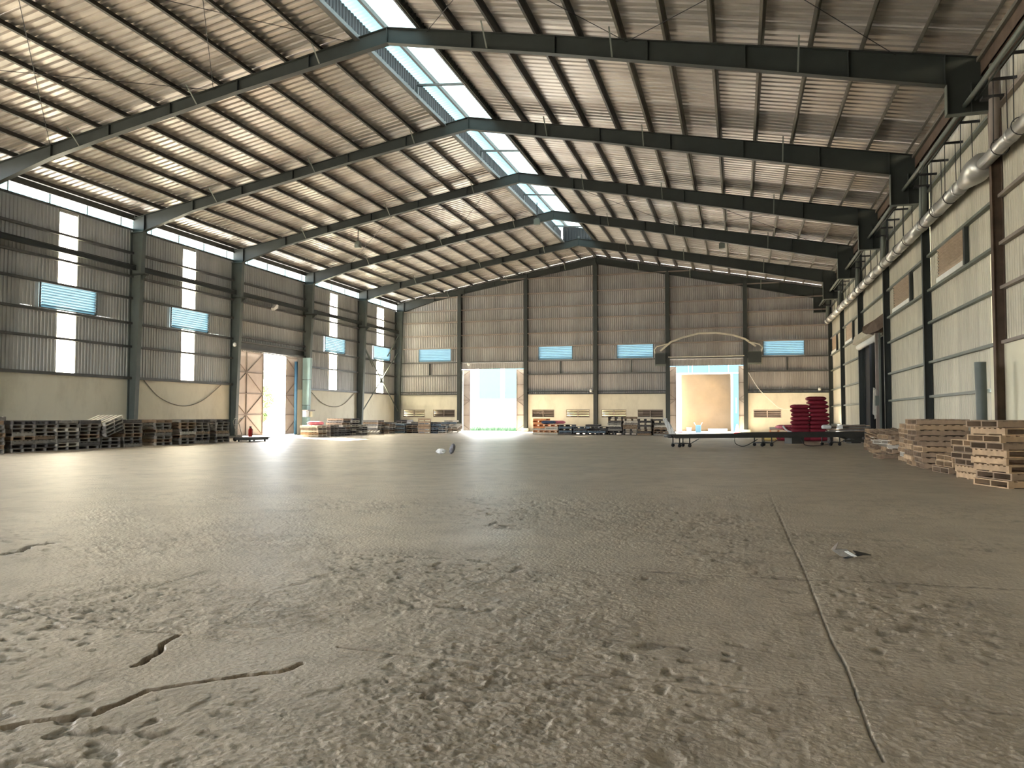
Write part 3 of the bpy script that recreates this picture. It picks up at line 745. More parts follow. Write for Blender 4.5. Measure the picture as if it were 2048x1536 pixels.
# tube linking the right brackets, rain pipe, downpipes, hangers
for (y0, y1, nmb) in [(FR[i], FR[i + 1], i) for i in range(6)]:
    dsc = ['nearest', 'second', 'third', 'fourth', 'fifth', 'far end'][nmb]
    t = thing('tie_tube', (5.55, (y0 + y1) / 2, 9.1), f'grey-green round tie tube between the right brackets, {dsc} bay from the camera', 'tube', 'tie tubes between the right brackets')
    obj('tube', MB().tube([(5.55, y0 + .03, 9.12), (5.55, y1 - .03, 9.12)], .06, 12), M_tube, t, smooth=True)
    obj('side_tube', MB().tube([(5.72, y0 + .3, 9.15), (5.72, y1 - .3, 9.15)], .022, 8), M_tube, t, smooth=True)
hp = thing('rain_pipe', (6.0, 38, 7.6), 'long silver rainwater pipe running along the upper right wall', 'pipe')
segs = list(np.arange(13.0, 57.0, 2.2))
for k, y in enumerate(segs):
    r = 0.155 if y < 21.5 else 0.19
    a = y if k else 12.0
    e = min(y + 2.2, 57.3)
    z = lambda q: 7.66 + (q - 20) * .007
    if y < 21.6 <= e:
        obj('pipe_section', MB().tube([(6.0, a, z(a)), (6.0, 21.7, z(21.7))], .155, 20), M_pipe, hp, smooth=True)
        obj('reducer_cone', MB().tube([(6.0, 21.7, z(21.7)), (6.0, 21.75, z(21.7)), (6.0, 22.3, z(22.3)), (6.0, 22.6, z(22.6)), (6.0, 23.4, z(23.4))], [.155, .30, .33, .30, .19], 24), M_pipe, hp, smooth=True)
        continue
    if y < 23.4 < e: a = 23.4
    s = obj('pipe_section', MB().tube([(6.0, a, z(a)), (6.0, e, z(e))], r, 20), M_pipe, hp, smooth=True)
    obj('pipe_collar', MB().tube([(6.0, e - .05, z(e)), (6.0, e + .05, z(e))], r + .018, 20), M_pipe, s, smooth=True)
obj('end_cap', MB().tube([(6.0, 57.3, 7.92), (6.0, 57.5, 7.92)], [.19, .12], 16), M_white, hp, smooth=True)
for i in range(0, 7):
    y = FR[i] - .65
    dsc = ['nearest', 'second', 'third', 'fourth', 'fifth', 'sixth', 'last'][i]
    t = thing('downpipe', (6.0, y, 7.9), f'grey downpipe dropping from gutter to rain pipe, {dsc} one from the camera', 'pipe', 'downpipes on the right wall')
    obj('pipe', MB().tube([(6.05, y, 9.9), (6.0, y, 7.75)], .115, 14), M_frame if i < 2 else M_tube, t, smooth=True)
    obj('clamp', MB().box(5.75, y - .13, 9.0, 6.3, y + .13, 9.06), M_black, t)
cnt = 0
for i in range(0, 6):
    for q in (1.7, 3.35, 5.0, 6.4):
        y = FR[i] + q
        if y > 57 or y < 15: continue
        t = thing('pipe_hanger', (6.1, y, 8.0), f'black angle hanger with two rods above the rain pipe, {["nearest","second","third","fourth","fifth","far"][i]} bay, {ordinal([1.7,3.35,5.0,6.4].index(q))} in it', 'hanger', 'rod hangers carrying the rain pipe')
        obj('arm', MB().box(5.82, y - .03, 9.27, 6.40, y + .03, 9.33), M_black, t)
        z = 7.66 + (y - 20) * .007
        obj('rod', MB().tube([(5.88, y, 9.3), (5.86, y, z + .1)], .012, 5), M_black, t)
        obj('rod', MB().tube([(6.15, y, 9.3), (6.16, y, z + .1)], .012, 5), M_black, t)
        obj('strap', MB().tube([(6.0 + .2 * math.cos(a), y, z + .2 * math.sin(a)) for a in np.linspace(0, 2 * PI, 17)], .012, 5, False), M_black, t)
# cross bracing in the last left bay
t = thing('cross_brace', (-27.0, 54.6, 0), 'pair of crossing steel angles between the last two left columns', 'brace')
obj('angle', MB().bar((-27.02, 51.6, 1.6), (-27.02, 57.6, 6.4), .06, .06), M_tube, t)
obj('angle', MB().bar((-26.94, 51.6, 6.4), (-26.94, 57.6, 1.6), .06, .06), M_tube, t)
obj('gusset', MB().box(-27.0, 54.4, 3.8, -26.97, 54.8, 4.2), M_tube, t)
t = thing('cross_brace', (-27.0, 56.6, 6), 'short upper steel angles slanting at the far left corner', 'brace')
obj('angle', MB().bar((-27.02, 55.7, 6.0), (-27.02, 57.7, 7.75), .07, .07), M_tube, t)
obj('angle', MB().bar((-26.94, 51.5, 6.5), (-26.94, 53.0, 5.0), .06, .06), M_tube, t)
# slack cables
def cable(name, pts, r, label, m=M_rope, cat='cable', group=None):
    P = [Vector(p) for p in pts]; out = []
    for i in range(len(P) - 1):
        p0, p1, p2, p3 = P[max(i - 1, 0)], P[i], P[i + 1], P[min(i + 2, len(P) - 1)]
        for k in range(6):
            s = k / 6
            out.append(0.5 * ((2 * p1) + (-p0 + p2) * s + (2 * p0 - 5 * p1 + 4 * p2 - p3) * s * s + (-p0 + 3 * p1 - 3 * p2 + p3) * s ** 3))
    out.append(P[-1])
    o = obj(name, MB().tube(out, r, 6), m, smooth=True, loc=pts[0]); return tag(o, label, cat, group)
cable('slack_cable', [(XL + .08, 29.9, 2.92), (XL + .08, 30.97, 2.11), (XL + .08, 32.56, 1.72), (XL + .08, 34.06, 2.02), (XL + .1, 35.6, 2.95)], .02, 'slack grey cable sagging across the plinth near the second lit strip')
cable('slack_cable', [(XL + .08, 44.6, 2.92), (XL + .08, 46.22, 2.09), (XL + .08, 47.91, 1.85), (XL + .08, 49.32, 2.12), (XL + .1, 50.8, 2.95)], .02, 'slack grey cable sagging across the plinth past the left doorway')
cable('slack_cable', [(0.68, 57.65, 4.4), (1.36, 57.7, 3.24), (2.3, 57.7, 2.23), (2.81, 57.7, 1.82), (3.5, 57.6, 1.73), (3.9, 57.2, 1.9)], .022, 'pale rope hanging from the far column down to the maroon sacks', M_white)
# small fittings
def lamp_box(x, y, z0, z1, label):
    t = thing('hanging_lamp', (x, y, z1), label, 'lamp')
    obj('cord', MB().tube([(x, y, z1), (x, y, z0 + .25)], .025, 6), M_black, t)
    obj('lamp_body', MB().box(x - .16, y - .12, z0, x + .16, y + .12, z0 + .3).box(x - .1, y - .08, z0 + .3, x + .1, y + .08, z0 + .36), M_tube, t)
lamp_box(-10.55, 40.2, 11.75, zr(-10.5) - .5, 'small box lamp hanging on a long cord below the ridge')
lamp_box(-0.85, 45, 10.85, zr(-.85) - .05, 'small box lamp hanging under the right roof slope')
lamp_box(-20.4, 38.2, 10.65, zl(-20.4) - .05, 'small box lamp hanging under the left roof slope')
t = thing('flood_lamp', (-26.9, 39.9, 7.6), 'white flood lamp hung below the runway beam above left doorway', 'lamp')
obj('housing', MB().prism([(39.7, 7.55), (40.1, 7.75), (40.1, 7.95), (39.95, 7.95), (39.65, 7.7)], 'X', -26.95, -26.75), M_white, t)
obj('bracket', MB().box(-26.88, 39.9, 7.7, -26.84, 39.95, 7.9), M_tube, t)
def camera_lamp(x, y, z, label):
    t = thing('wall_lamp', (x, y, z), label, 'lamp')
    obj('bulb', MB().tube([(x, y, z - .14), (x, y, z - .1), (x, y, z + .02), (x, y, z + .08)], [.05, .1, .1, .05], 10), M_white, t, smooth=True)
    obj('arm', MB().bar((x, y, z + .08), (x, y + .2, z + .16), .03, .03), M_purlin, t)
camera_lamp(-20.8, 57.6, 5.4, 'small white wall lamp left of the grassy far doorway head')
camera_lamp(-10.85, 57.6, 3.2, 'small white wall lamp beside the middle far column')
camera_lamp(5.45, 57.6, 3.2, 'small white wall lamp above the maroon sacks')
camera_lamp(-26.8, 36.05, 5.2, 'white cone wall lamp near the left doorway column')
t = thing('meter_box', (-26.85, 43.5, 1.2), 'white twin meter box on the pale column by the left doorway', 'box')
obj('box_body', MB().box(-27.0, 43.35, 1.15, -26.75, 43.7, 1.55), M_white, t)
obj('box_body', MB().box(-26.85, 43.9, 1.15, -26.62, 44.15, 1.5), M_beige, t)
obj('lid', MB().box(-27.05, 43.3, 1.55, -26.6, 44.2, 1.6), M_frame, t)
# standing steel pipe by right wall
t = thing('steel_pipe', (5.52, 20.5, 0), 'grey steel pipe standing upright on floor before the right wall', 'pipe')
obj('pipe', MB().tube([(5.52, 20.5, 0), (5.50, 20.5, 2.56)], [.105, .125], 20, False), M_steelVeil, t, smooth=True)
obj('pipe_mouth', MB().tube([(5.50, 20.5, 2.5), (5.50, 20.5, 2.56)], .117, 20, False), M_black, t, smooth=True)
# arched frame over the right far doorway
t = thing('arched_awning_frame', (-2.2, 57.5, 5), 'arched pale tube frame bulging over the tan-boarded far doorway', 'frame')
arch = [(-5.6, 6.1), (-4.84, 6.75), (-4.04, 7.05), (-2.82, 7.34), (-1.62, 7.36), (-0.4, 7.16), (0.46, 6.85), (1.2, 6.3)]
for a, b in zip(arch, arch[1:]):
    obj('arch_segment', MB().bar((a[0], 57.66, a[1]), (b[0], 57.66, b[1]), .08, .13), M_wallR, t)
for s, xs in ((-1, (-5.95, -5.2)), (1, (0.65, 1.55))):
    for z in (5.05, 5.5, 5.9): obj('side_rail', MB().bar((xs[0], 57.66, z), (xs[1], 57.66, z), .08, .1), M_tube, t)
    xo = xs[0] if s < 0 else xs[1]
    obj('side_post', MB().bar((xo, 57.66, 5.0), (xo, 57.66, 6.0), .09, .09), M_tube, t)
    obj('curved_stay', MB().tube([(xo, 57.66, 5.9), (xo - .1 * s * -1, 57.66, 6.2), (xo * .9 + (-5.0 if s < 0 else .6) * .1, 57.66, 6.45), ((-5.0 if s < 0 else .7), 57.66, 6.65)], .05, 8), M_wallR, t, smooth=True)
    obj('side_panel', MB().box(min(xs), 57.42, 5.1, max(xs), 57.45, 5.9), M_steel, t)
obj('canopy_rail', MB().bar((-5.0, 57.4, 5.62), (.4, 57.4, 5.62), .12, .05), M_wallR, t)

# ------------------------------------------------------------ pallets
PL, PW, PH = 1.15, 0.95, 0.13
def proto(full, nm='pallet'):
    r = bpy.data.objects.new('wooden_pallet', None); C.objects.link(r); r.empty_display_size = .2
    r['category'] = 'pallet'
    st = MB().box(-PL / 2, -.02, .018, PL / 2, .02, PH - .02).mesh('stringer', W1)
    for y in (-PW / 2 + .02, 0, PW / 2 - .02):
        o = link('stringer', st, r); o.location = (0, y, 0)
    if full:
        db = MB().box(-.05, -PW / 2, PH - .02, .05, PW / 2, PH).mesh('deck_board', W1)
        for k in range(7):
            o = link('deck_board', db, r); o.location = (-PL / 2 + .05 + k * (PL - .1) / 6, 0, 0)
        bb = MB().box(-.05, -PW / 2, 0, .05, PW / 2, .018).mesh('bottom_board', W1)
        for k in range(3):
            o = link('bottom_board', bb, r); o.location = (-PL / 2 + .05 + k * (PL - .1) / 2, 0, 0)
    else:
        mb = MB()
        for k in range(6): x = -PL / 2 + k * (PL - .12) / 5; mb.box(x, -PW / 2, PH - .02, x + .12, PW / 2, PH)
        link('top_deck', mb.mesh('top_deck', W1), r)['kind'] = 'stuff'
        mb = MB()
        for k in range(3): x = -PL / 2 + k * (PL - .1) / 2; mb.box(x, -PW / 2, 0, x + .1, PW / 2, .018)
        link('bottom_deck', mb.mesh('bottom_deck', W1), r)['kind'] = 'stuff'
    return r
P_full = proto(True); P_mid = proto(False); used = set()
def put(p, loc, rot, label, m, group):
    return_first = p.name not in used
    if return_first:
        used.add(p.name); p.location = loc; p.rotation_euler = rot; p['label'] = label; p['group'] = group
        for c in p.children: c.material_slots[0].link = 'OBJECT'; c.material_slots[0].material = m
        return p
    return dup(p, loc, rot, label, group, m)
rnd = random.Random(11)
def stack(p, x, y, n, where, mats, col, group, rz=0.0, jit=.03, rj=.03, alt=None, lean=0, shift=None, z0=0, w=1.0):
    z = z0
    if 'far wall' in group and w == 1.0: w = .94
    if group.endswith('doorways') and alt is None: alt = set(rnd.sample(range(n), (n + 1) // 2))
    for k in range(n):
        m = mats[k % len(mats)] if isinstance(mats, list) else mats
        r = rz + rnd.uniform(-rj, rj)
        if alt and k in alt: r += PI / 2
        dx, dy = (shift[k] if shift and k < len(shift) else (0, 0))
        c = {W1: 'warm brown', W2: 'brown', W3: 'grey', W4: 'dark', W5: 'pale', W6: 'orange', W7: 'blue-grey'}[m]
        pos = 'lowest' if k == 0 else ('topmost' if k == n - 1 else ordinal(k) + ' from the floor')
        if n == 1: pos = 'lone'
        lab = f'{c} pallet, {pos} in {where}' if n > 1 else f'{c} single pallet, {where}'
        o = put(p, (x + dx + rnd.uniform(-jit, jit), y + dy + rnd.uniform(-jit, jit), z + .001), (lean if k >= n - 3 and lean else rnd.uniform(-.006, .006), 0, r), lab, m, group)
        if alt and k in alt: o.scale = (PW * w / PL, PL / PW, 1)
        else: o.scale = (1, w, 1)
        z += PH + .003
GL = 'pallets stacked along the left wall'
XF = -23.0 - PL / 2
G3 = [W3, W3, W4]
lst = [(18.75, 9, 'first left stack, cut by the frame', .9, W3), (19.92, 8, 'second left stack', .86, None), (20.78, 8, 'third left stack', .9, None),
       (21.66, 8, 'fourth left stack with a white board', .95, 'w'), (22.6, 8, 'fifth left stack', .98, None), (24.72, 8, 'seventh left stack, before the first column', .98, None),
       (26.4, 8, 'eighth left stack, jutting past the gap', .92, 'b'), (27.1, 8, 'ninth left stack, set back', .7, None), (27.88, 8, 'tenth left stack', .97, 'p'),
       (28.8, 8, 'eleventh left stack, striped', .9, None), (30.2, 8, 'last left stack before the doorway', .9, None)]
for (y, n, where, wd, mt) in lst:
    ms = {'w': [W3, W5, W3, W3, W3, W5, W3, W3], 'b': [W3, W2, W3, W3, W2, W3, W3, W2], 'p': [W3, W3, W2, W5, W3, W2, W2, W3], None: [W3, W4, W3, W2, W3, W3], W3: [W3, W2, W3]}[mt]
    stack(P_mid, XF - (0.5 if 'set back' in where else 0), y, n, where, ms, '', GL, rz=0, alt=rnd.sample(range(n), 2), w=min(1.0, wd / .95))
# the leaning stack
stack(P_mid, XF, 23.62, 3, 'the leaning left stack base', [W3, W4], '', GL, w=.98)
zz = .42
for k in range(4):
    o = put(P_mid, (XF + .12, 23.70 - .02 * k, zz + .16 + k * .135), (.34, 0, 0), f'{["grey","pale","grey","pale"][k]} pallet tilted on the leaning left stack, {ordinal(k)} tilted one up', [W3, W3, W3, W5][k], GL)
# second row behind
for (y, n, q) in ((19.6, 7, 'first'), (25.4, 7, 'second'), (27.0, 8, 'third')):
    stack(P_mid, XF - 1.35, y, n, f'{q} stack of the row behind', [W4, W3], '', GL)
# past the left doorway
GM = 'pallets in the far left corner'
XG = -23.2 - PL / 2
stack(P_mid, XG, 39.35, 5, 'low pink-topped stack past the left doorway', [W5, W2, W5, W3, W5], '', GM, w=1.05)
stack(P_mid, XG, 40.75, 5, 'low stack beside the pink-topped one', [W3, W4], '', GM)
stack(P_mid, XG, 41.6, 4, 'lowest of the stacks in that corner row', [W3, W4], '', GM)
stack(P_mid, XG - .2, 42.6, 8, 'tall brown stack before the fifth column', [W3, W4, W3, W2, W5, W2, W3, W2], '', GM)
stack(P_mid, XG - .2, 43.75, 8, 'tall white-edged stack before the fifth column', [W5, W4, W5, W3, W5, W4, W5, W4], '', GM)
stack(P_mid, XG, 44.55, 5, 'short stack right of the white-edged one', [W3, W5, W4], '', GM, w=.8)
o = put(P_mid, (XG + .3, 45.9, .065), (.12, 0, .3), 'pale lone pallet lying tilted past the short stack', W5, GM)
stack(P_mid, XG - .2, 47.35, 7, 'striped stack near the far corner', [W3, W2, W3, W5], '', GM, w=1.0)
stack(P_mid, XG + .1, 48.5, 6, 'frayed stack beside the striped one', [W5, W2, W3], '', GM)
GE = 'pallets along the far wall left of the grassy doorway'
stack(P_mid, -23.35, 50.3, 5, 'dark open stack left of grassy doorway', [W7, W4], '', GE, rz=0)
stack(P_mid, -22.4, 51.6, 6, 'stack behind the dark open one', [W4, W3], '', GE, rz=PI / 2)
stack(P_mid, -23.9, 52.2, 7, 'back corner stack under the vent', [W4, W3], '', GE, rz=PI / 2)
stack(P_mid, -22.2, 50.4, 5, 'dark stack behind the upright pallet', [W4, W2], '', GE, rz=PI / 2)
put(P_mid, (-21.2, 49.75, .48), (PI / 2 - .08, PI / 2, 0), 'brown pallet standing upright on end', W2, GE)
stack(P_mid, -20.55, 50.3, 6, 'blue-grey stack beside the upright pallet', [W7, W4], '', GE, rz=PI / 2, w=.62)
stack(P_mid, -19.9, 50.4, 7, 'whitish fanned stack', [W5, W7], '', GE, rz=PI / 2, w=.7, shift=[(0, 0), (0, 0), (.03, 0), (.1, 0), (.2, 0), (.3, 0), (.42, 0)])
for k in range(3):
    put(P_mid, (-19.3, 50.5, .16 + .14 * k), (0, -.2, PI / 2 + .05), f'{["pale","brown","pale"][k]} pallet tilted by the grassy doorway, {ordinal(k)} up', [W5, W2, W5][k], GE)
GF = 'pallets along the far wall between the doorways'
xs = lambda a, b: (a + b) / 2
stack(P_mid, xs(-13.39, -12.55), 50.6, 3, 'yellowish base right of grassy doorway', [W5, W6], '', GF, rz=PI / 2, w=1.0)
stack(P_mid, xs(-13.39, -12.55), 50.7, 5, 'bright orange pile right of grassy doorway', [W6], '', GF, rz=PI / 2, w=.95, z0=.40)
stack(P_mid, xs(-12.62, -11.59), 50.4, 5, 'pale pile heaped with rags', [W5, W6, W5], '', GF, rz=PI / 2)
stack(P_mid, xs(-11.55, -10.66), 50.4, 5, 'black open-ended stack', [W4, W7], '', GF, rz=PI / 2)
stack(P_mid, xs(-10.6, -9.68), 50.4, 4, 'low black stack', [W4, W7], '', GF, rz=PI / 2)
stack(P_mid, -9.6, 51.8, 5, 'stack leaning behind the low black one', [W4, W3], '', GF, rz=PI / 2)
stack(P_mid, -9.0, 49.9, 2, 'flat pair on the floor before middle column', [W4, W7], '', GF, rz=.1)
stack(P_mid, -8.5, 51.2, 4, 'low dark stack by middle column', [W4], '', GF, rz=PI / 2)
stack(P_mid, xs(-8.35, -7.29), 50.6, 9, 'crooked tall stack before the vent', [W4, W4, W3, W4, W5, W3, W4, W2, W4], '', GF, rz=PI / 2, jit=.08, rj=.12)
stack(P_mid, xs(-7.29, -6.35), 50.5, 9, 'brown tall stack right of crooked one', [W4, W3, W4, W2, W2, W3, W5, W2, W2], '', GF, rz=PI / 2, jit=.05, rj=.06)
stack(P_mid, xs(-6.35, -5.45), 50.5, 9, 'grey tall stack with white top edge', [W2, W4, W2, W3, W4, W3, W4, W4, W5], '', GF, rz=PI / 2)
stack(P_mid, xs(-5.4, -4.6), 50.9, 8, 'tall stack nearest the tan-boarded doorway', [W4, W3], '', GF, rz=PI / 2)
stack(P_mid, xs(-5.2, -4.3), 49.6, 5, 'short brown stack in front of it', [W3, W2, W2, W2, W5], '', GF, rz=PI / 2)
# right wall: full pallets
GR = 'pallets along the right wall'
def rs(x, y, a=0): return (x + math.cos(a) * PL / 2 - math.sin(a) * PW / 2, y + math.sin(a) * PL / 2 + math.cos(a) * PW / 2)
x, y = rs(4.52, 15.40, .33)
stack(P_full, x, y, 9, 'nearest right stack', [W1, W2, W1, W1, W1, W2, W1, W1, W2], '', GR, rz=.33, alt=[2, 3, 4, 7], shift=[(-.02, -.05), (.05, 0), (.02, 0), (0, .03), (0, .06), (-.02, .1), (-.03, .12), (0, .2), (-.05, .22)])
stack(P_full, x + .45, y + 1.95, 9, 'stack behind the nearest right one', [W2, W1], '', GR)
x, y = rs(4.50, 17.0, .22)
stack(P_full, x, y, 6, 'second right stack, beside the steel pipe', [W1, W1, W2, W2, W2, W1], '', GR, rz=.22, alt=[0, 1], shift=[(.05, 0), (.02, 0), (0, .1), (-.02, .12), (-.02, .14), (-.03, .16)])
x, y = rs(4.42, 18.85, .12)
stack(P_full, x, y, 3, 'low right pile of three', [W2, W1, W1], '', GR, rz=.12, shift=[(0, 0), (.06, .05), (.05, .05)])
x, y = rs(4.23, 20.55)
stack(P_full, x, y, 9, 'tall brown right stack under the post', [W2, W2, W2, W1, W2, W2, W2, W1, W2], '', GR, alt=[], shift=[(.05, 0), (.03, 0), (0, 0), (.02, 0), (0, 0), (-.12, .05), (-.1, .05), (-.13, .05), (-.08, .05)], rj=.02)
x, y = rs(4.25, 21.75)
stack(P_full, x, y, 9, 'stack right behind the tall brown one', [W1, W1, W2, W1, W1, W2, W1, W2, W1], '', GR, alt=[1, 3], rj=.06)
x, y = rs(4.40, 23.3)
stack(P_full, x, y, 8, 'pale-ended right stack beyond the tall one', [W1, W5, W1, W1, W2, W1, W1, W1], '', GR, alt=[0, 4], rj=.05)
x, y = rs(4.35, 24.9)
stack(P_full, x - .35, y, 1, 'alone on the floor before the messy right pile', W2, '', GR, rz=.05)
stack(P_full, x + .1, y + .7, 5, 'first heap of the messy right pile', [W1, W2, W5], '', GR, rj=.12, jit=.07)
stack(P_full, x + .2, y + 2.3, 6, 'second heap of the messy right pile', [W2, W1, W2], '', GR, rj=.15, jit=.08)
stack(P_full, x + .1, y + 4.0, 6, 'third heap of the messy right pile', [W1, W2, W2, W5], '', GR, rj=.12, jit=.07)
stack(P_full, x + .2, y + 5.8, 6, 'farthest heap of the messy right pile', [W2, W1], '', GR, rj=.12, jit=.07)
put(P_full, (x - .1, y + 1.5, .22), (.0, .3, .4), 'pale pallet slid off the messy right pile at a tilt', W5, GR)
put(P_full, (x - .05, y + 3.2, .55), (.22, -.18, .5), 'brown pallet propped crosswise on the messy right pile', W2, GR)
t = thing('board_bundle', (5.6, 29.2, 0), 'white boards piled between messy pallets and the right wall', 'boards')
for k in range(4):
    obj('board', MB().box(5.68 + .03 * k, 26.6 + .1 * k, .12 + .17 * k, 6.05, 30.6 - .2 * k, .27 + .17 * k), M_white if k > 1 else M_plinth, t)
obj('bearer', MB().box(5.68, 27.2, 0, 6.0, 27.35, .12).box(5.68, 30.0, 0, 6.0, 30.15, .12), W2, t)

# ------------------------------------------------------------ sacks
def sack_mesh(L, Wd, H, seed, m, nm='sack'):
    r = random.Random(seed); nu, nv = 12, 8; mb = MB(); vs = []; fs = []
    for a in range(nu + 1):
        u = -1 + 2 * a / nu; ends = 1 - abs(u) ** 7 * .2; th = max(.45, (1 - abs(u) ** 7) ** .5)
        for b in range(nv):
            ph = 2 * PI * b / nv
            cy = math.copysign(abs(math.cos(ph)) ** .6, math.cos(ph)); cz = math.copysign(abs(math.sin(ph)) ** .8, math.sin(ph))
            vs.append((u * L / 2, cy * Wd / 2 * ends * (1 + r.uniform(-.04, .04)), H / 2 + cz * H / 2 * max(th, .06) * (1 + r.uniform(-.05, .05))))
    for a in range(nu):
        for b in range(nv): p = a * nv + b; q = a * nv + (b + 1) % nv; fs.append((p, q, q + nv, p + nv))
    fs.append(tuple(range(nv - 1, -1, -1))); fs.append(tuple(nu * nv + b for b in range(nv)))
    mb.add(vs, fs); return mb.mesh(nm, m, True)
SM = [sack_mesh(.93, .60, .225, s, M_red) for s in range(4)]
def sack(me, loc, rz, label, group, m=None, nm='grain_sack', cat='sack', rx=0):
    o = link(nm, me); o.location = loc; o.rotation_euler = (rx, 0, rz); tag(o, label, cat, group)
    if m is not None: o.material_slots[0].link = 'OBJECT'; o.material_slots[0].material = m
    return o
GS = 'maroon sacks piled by the far right corner'
Y0 = 42.0
for side, n, cx in (('left', 9, 3.06), ('right', 11, 3.90)):
    for k in range(n):
        for row in range(2):
            if side == 'left' and k == n - 1 and row: continue
            if side == 'right' and k >= n - 2: sx = cx - .05 * (k - n + 3)
            else: sx = cx + rnd.uniform(-.06, .06)
            sack(SM[rnd.randrange(4)], (sx, Y0 + row * .6 + rnd.uniform(-.03, .03), k * .205), rnd.uniform(-.05, .05),
                 f'maroon sack, {"bottom" if k == 0 else ordinal(k) + " layer up"}, {side} column, {"front" if row == 0 else "back"} of the pile', GS)
ms = [('brown wrapped sack lying under the conveyor, leftmost of the row', M_yel, 1.55), ('maroon and yellow sack under the conveyor', M_red, 1.95), ('navy sack under the conveyor beside maroon ones', M_navy, 2.45)]
for lab, m, x in ms: sack(SM[1], (x, 41.6, 0), rnd.uniform(-.2, .2), lab, None, m)
# open pallet crate with rags at x 1.5..2.2
stack(P_mid, 2.0, 43.6, 5, 'pale low stack left of maroon sacks', [W5, W6, W5, W6, W5], '', GF, rz=PI / 2)
sack(SM[2], (2.35, 42.9, .58), .3, 'pink plastic bag slumped on the pale low stack', None, M_pink, 'plastic_bag', 'bag')
sack(SM[0], (2.7, 42.75, .48), -.2, 'crumpled maroon bag lying between pallets and sacks', None, M_red, 'plastic_bag', 'bag')
cable('white_strap', [(2.2, 42.4, .75), (2.35, 42.3, .55), (2.6, 42.3, .45), (2.95, 42.3, .62), (3.0, 42.3, .9)], .05, 'white torn plastic strip trailing over the maroon bag', M_plastic, 'plastic strip')
# rags on pale pile
for k, (dx, dz, m, lab) in enumerate(((-.1, .70, M_navy, 'dark cloth bundle on the pallets right of orange pile'), (.15, .78, M_pink, 'pink rag on the pallets right of orange pile'), (-.2, .66, M_plastic, 'white rag on the pallets right of orange pile'))):
    sack(SM[k], (-12.1 + dx * 2.2, 50.1 + .45 * k, .70), .4 * k, lab, None, m, 'rag_bundle', 'rags')
sack(SM[3], (XG + .1, 39.4, .68), .5, 'pink bag lying on the low stack past left doorway', None, M_pink, 'plastic_bag', 'bag')
# draped plastic film by the tan doorway
t = thing('draped_film', (-4.2, 49.3, 0), 'white plastic film draped off the pallets at the conveyor tip', 'plastic film')
mb = MB(); nU, nV = 14, 6
for a in range(nU + 1):
    u = a / nU
    for b in range(nV + 1):
        v = b / nV
        mb.v.append((-4.55 + .55 * u + .22 * (v - .5) * (1 + u) + .03 * math.sin(a * 2.1 + b), 49.0 - .3 * u + .05 * math.sin(b * 2.3 + a), 1.12 - 1.05 * u ** 1.2 + .05 * math.sin(a * 1.7 + b * 2)))
for a in range(nU):
    for b in range(nV): p = a * (nV + 1) + b; mb.f.append((p, p + 1, p + nV + 2, p + nV + 1))
o = obj('film', mb, M_plastic, t, smooth=True); o.modifiers.new('s', 'SOLIDIFY').thickness = .01

# ------------------------------------------------------------ conveyor
A = Vector((-2.75, 31.4, 0)); Bv = Vector((5.0, 36.3, 0)); dv = (Bv - A).normalized(); LC = (Bv - A).length; ang = math.atan2(dv.y, dv.x)
t = thing('belt_conveyor', A, 'long low dark belt conveyor on caster trolleys before the far right wall', 'conveyor', rz=ang)
def lobj(nm, mb, m, par, smooth=False):
    o = link(nm, mb.mesh(nm, m, smooth), par); return o
h0, h1 = .36, .55
def hz(x): return .5 + .005 * x
for s in (-.3, .3):
    lobj('side_beam', MB().add([(0.15, s - .02, .36), (LC, s - .02, .37), (LC, s - .02, .60), (3.6, s - .02, .58), (3.3, s - .02, .55), (0, s - .02, .50),
                               (0.15, s + .02, .36), (LC, s + .02, .37), (LC, s + .02, .60), (3.6, s + .02, .58), (3.3, s + .02, .55), (0, s + .02, .50)],
                              [(5, 4, 3, 2, 1, 0), (6, 7, 8, 9, 10, 11)] + [(i, (i + 1) % 6, 6 + (i + 1) % 6, 6 + i) for i in range(6)]), M_conv, t)
lobj('belt', MB().box(0, -.27, .50, 3.5, .27, .515), M_belt, t)
lobj('belt', MB().box(3.4, -.27, .535, LC, .27, .55), M_belt, t)
for x in (0.0, LC): lobj('end_roller', MB().tube([(x, -.28, .45), (x, .28, .45)], .06, 12), M_black, t, True)
for x in np.arange(.8, LC - .4, 1.1): lobj('idler_roller', MB().tube([(x, -.27, .42), (x, .27, .42)], .03, 8), M_black, t, True)
for n_, x in enumerate((.35, 4.15, 7.5)):
    fr = MB()
    for dx in (0, .45):
        for s in (-.28, .28): fr.bar((x + dx, s, .12), (x + dx, s, .38), .035, .035)
    for s in (-.28, .28): fr.bar((x - .05, s, .15), (x + .5, s, .15), .04, .04)
    fr.bar((x - .02, -.3, .15), (x - .02, .3, .15), .04, .04).bar((x + .47, -.3, .15), (x + .47, .3, .15), .04, .04)
    tr = lobj('trolley_frame', fr, M_black, t)
    for dx in (0, .45):
        for s in (-.28, .28):
            lobj('wheel', MB().tube([(x + dx, s - .025, .07), (x + dx, s + .025, .07)], .07, 14), M_rubber, tr, True)
    lobj('pull_handle', MB().bar((x + .5, -.28, .15), (x + .78, -.42, .34), .03, .03).bar((x + .5, -.3, .12), (x + .42, -.36, .05), .03, .03), M_black, tr)
lobj('motor_box', MB().box(5.6, -.25, .10, 6.2, .25, .37), M_conv, t)
lobj('tail_frame', MB().bar((7.8, -.25, .55), (9.2, -.25, .18), .12, .12).bar((7.8, .25, .55), (9.2, .25, .18), .12, .12).bar((8.2, -.25, .2), (9.1, -.25, .2), .1, .1).bar((8.9, 0, .1), (8.9, 0, .5), .3, .5), M_conv, t)
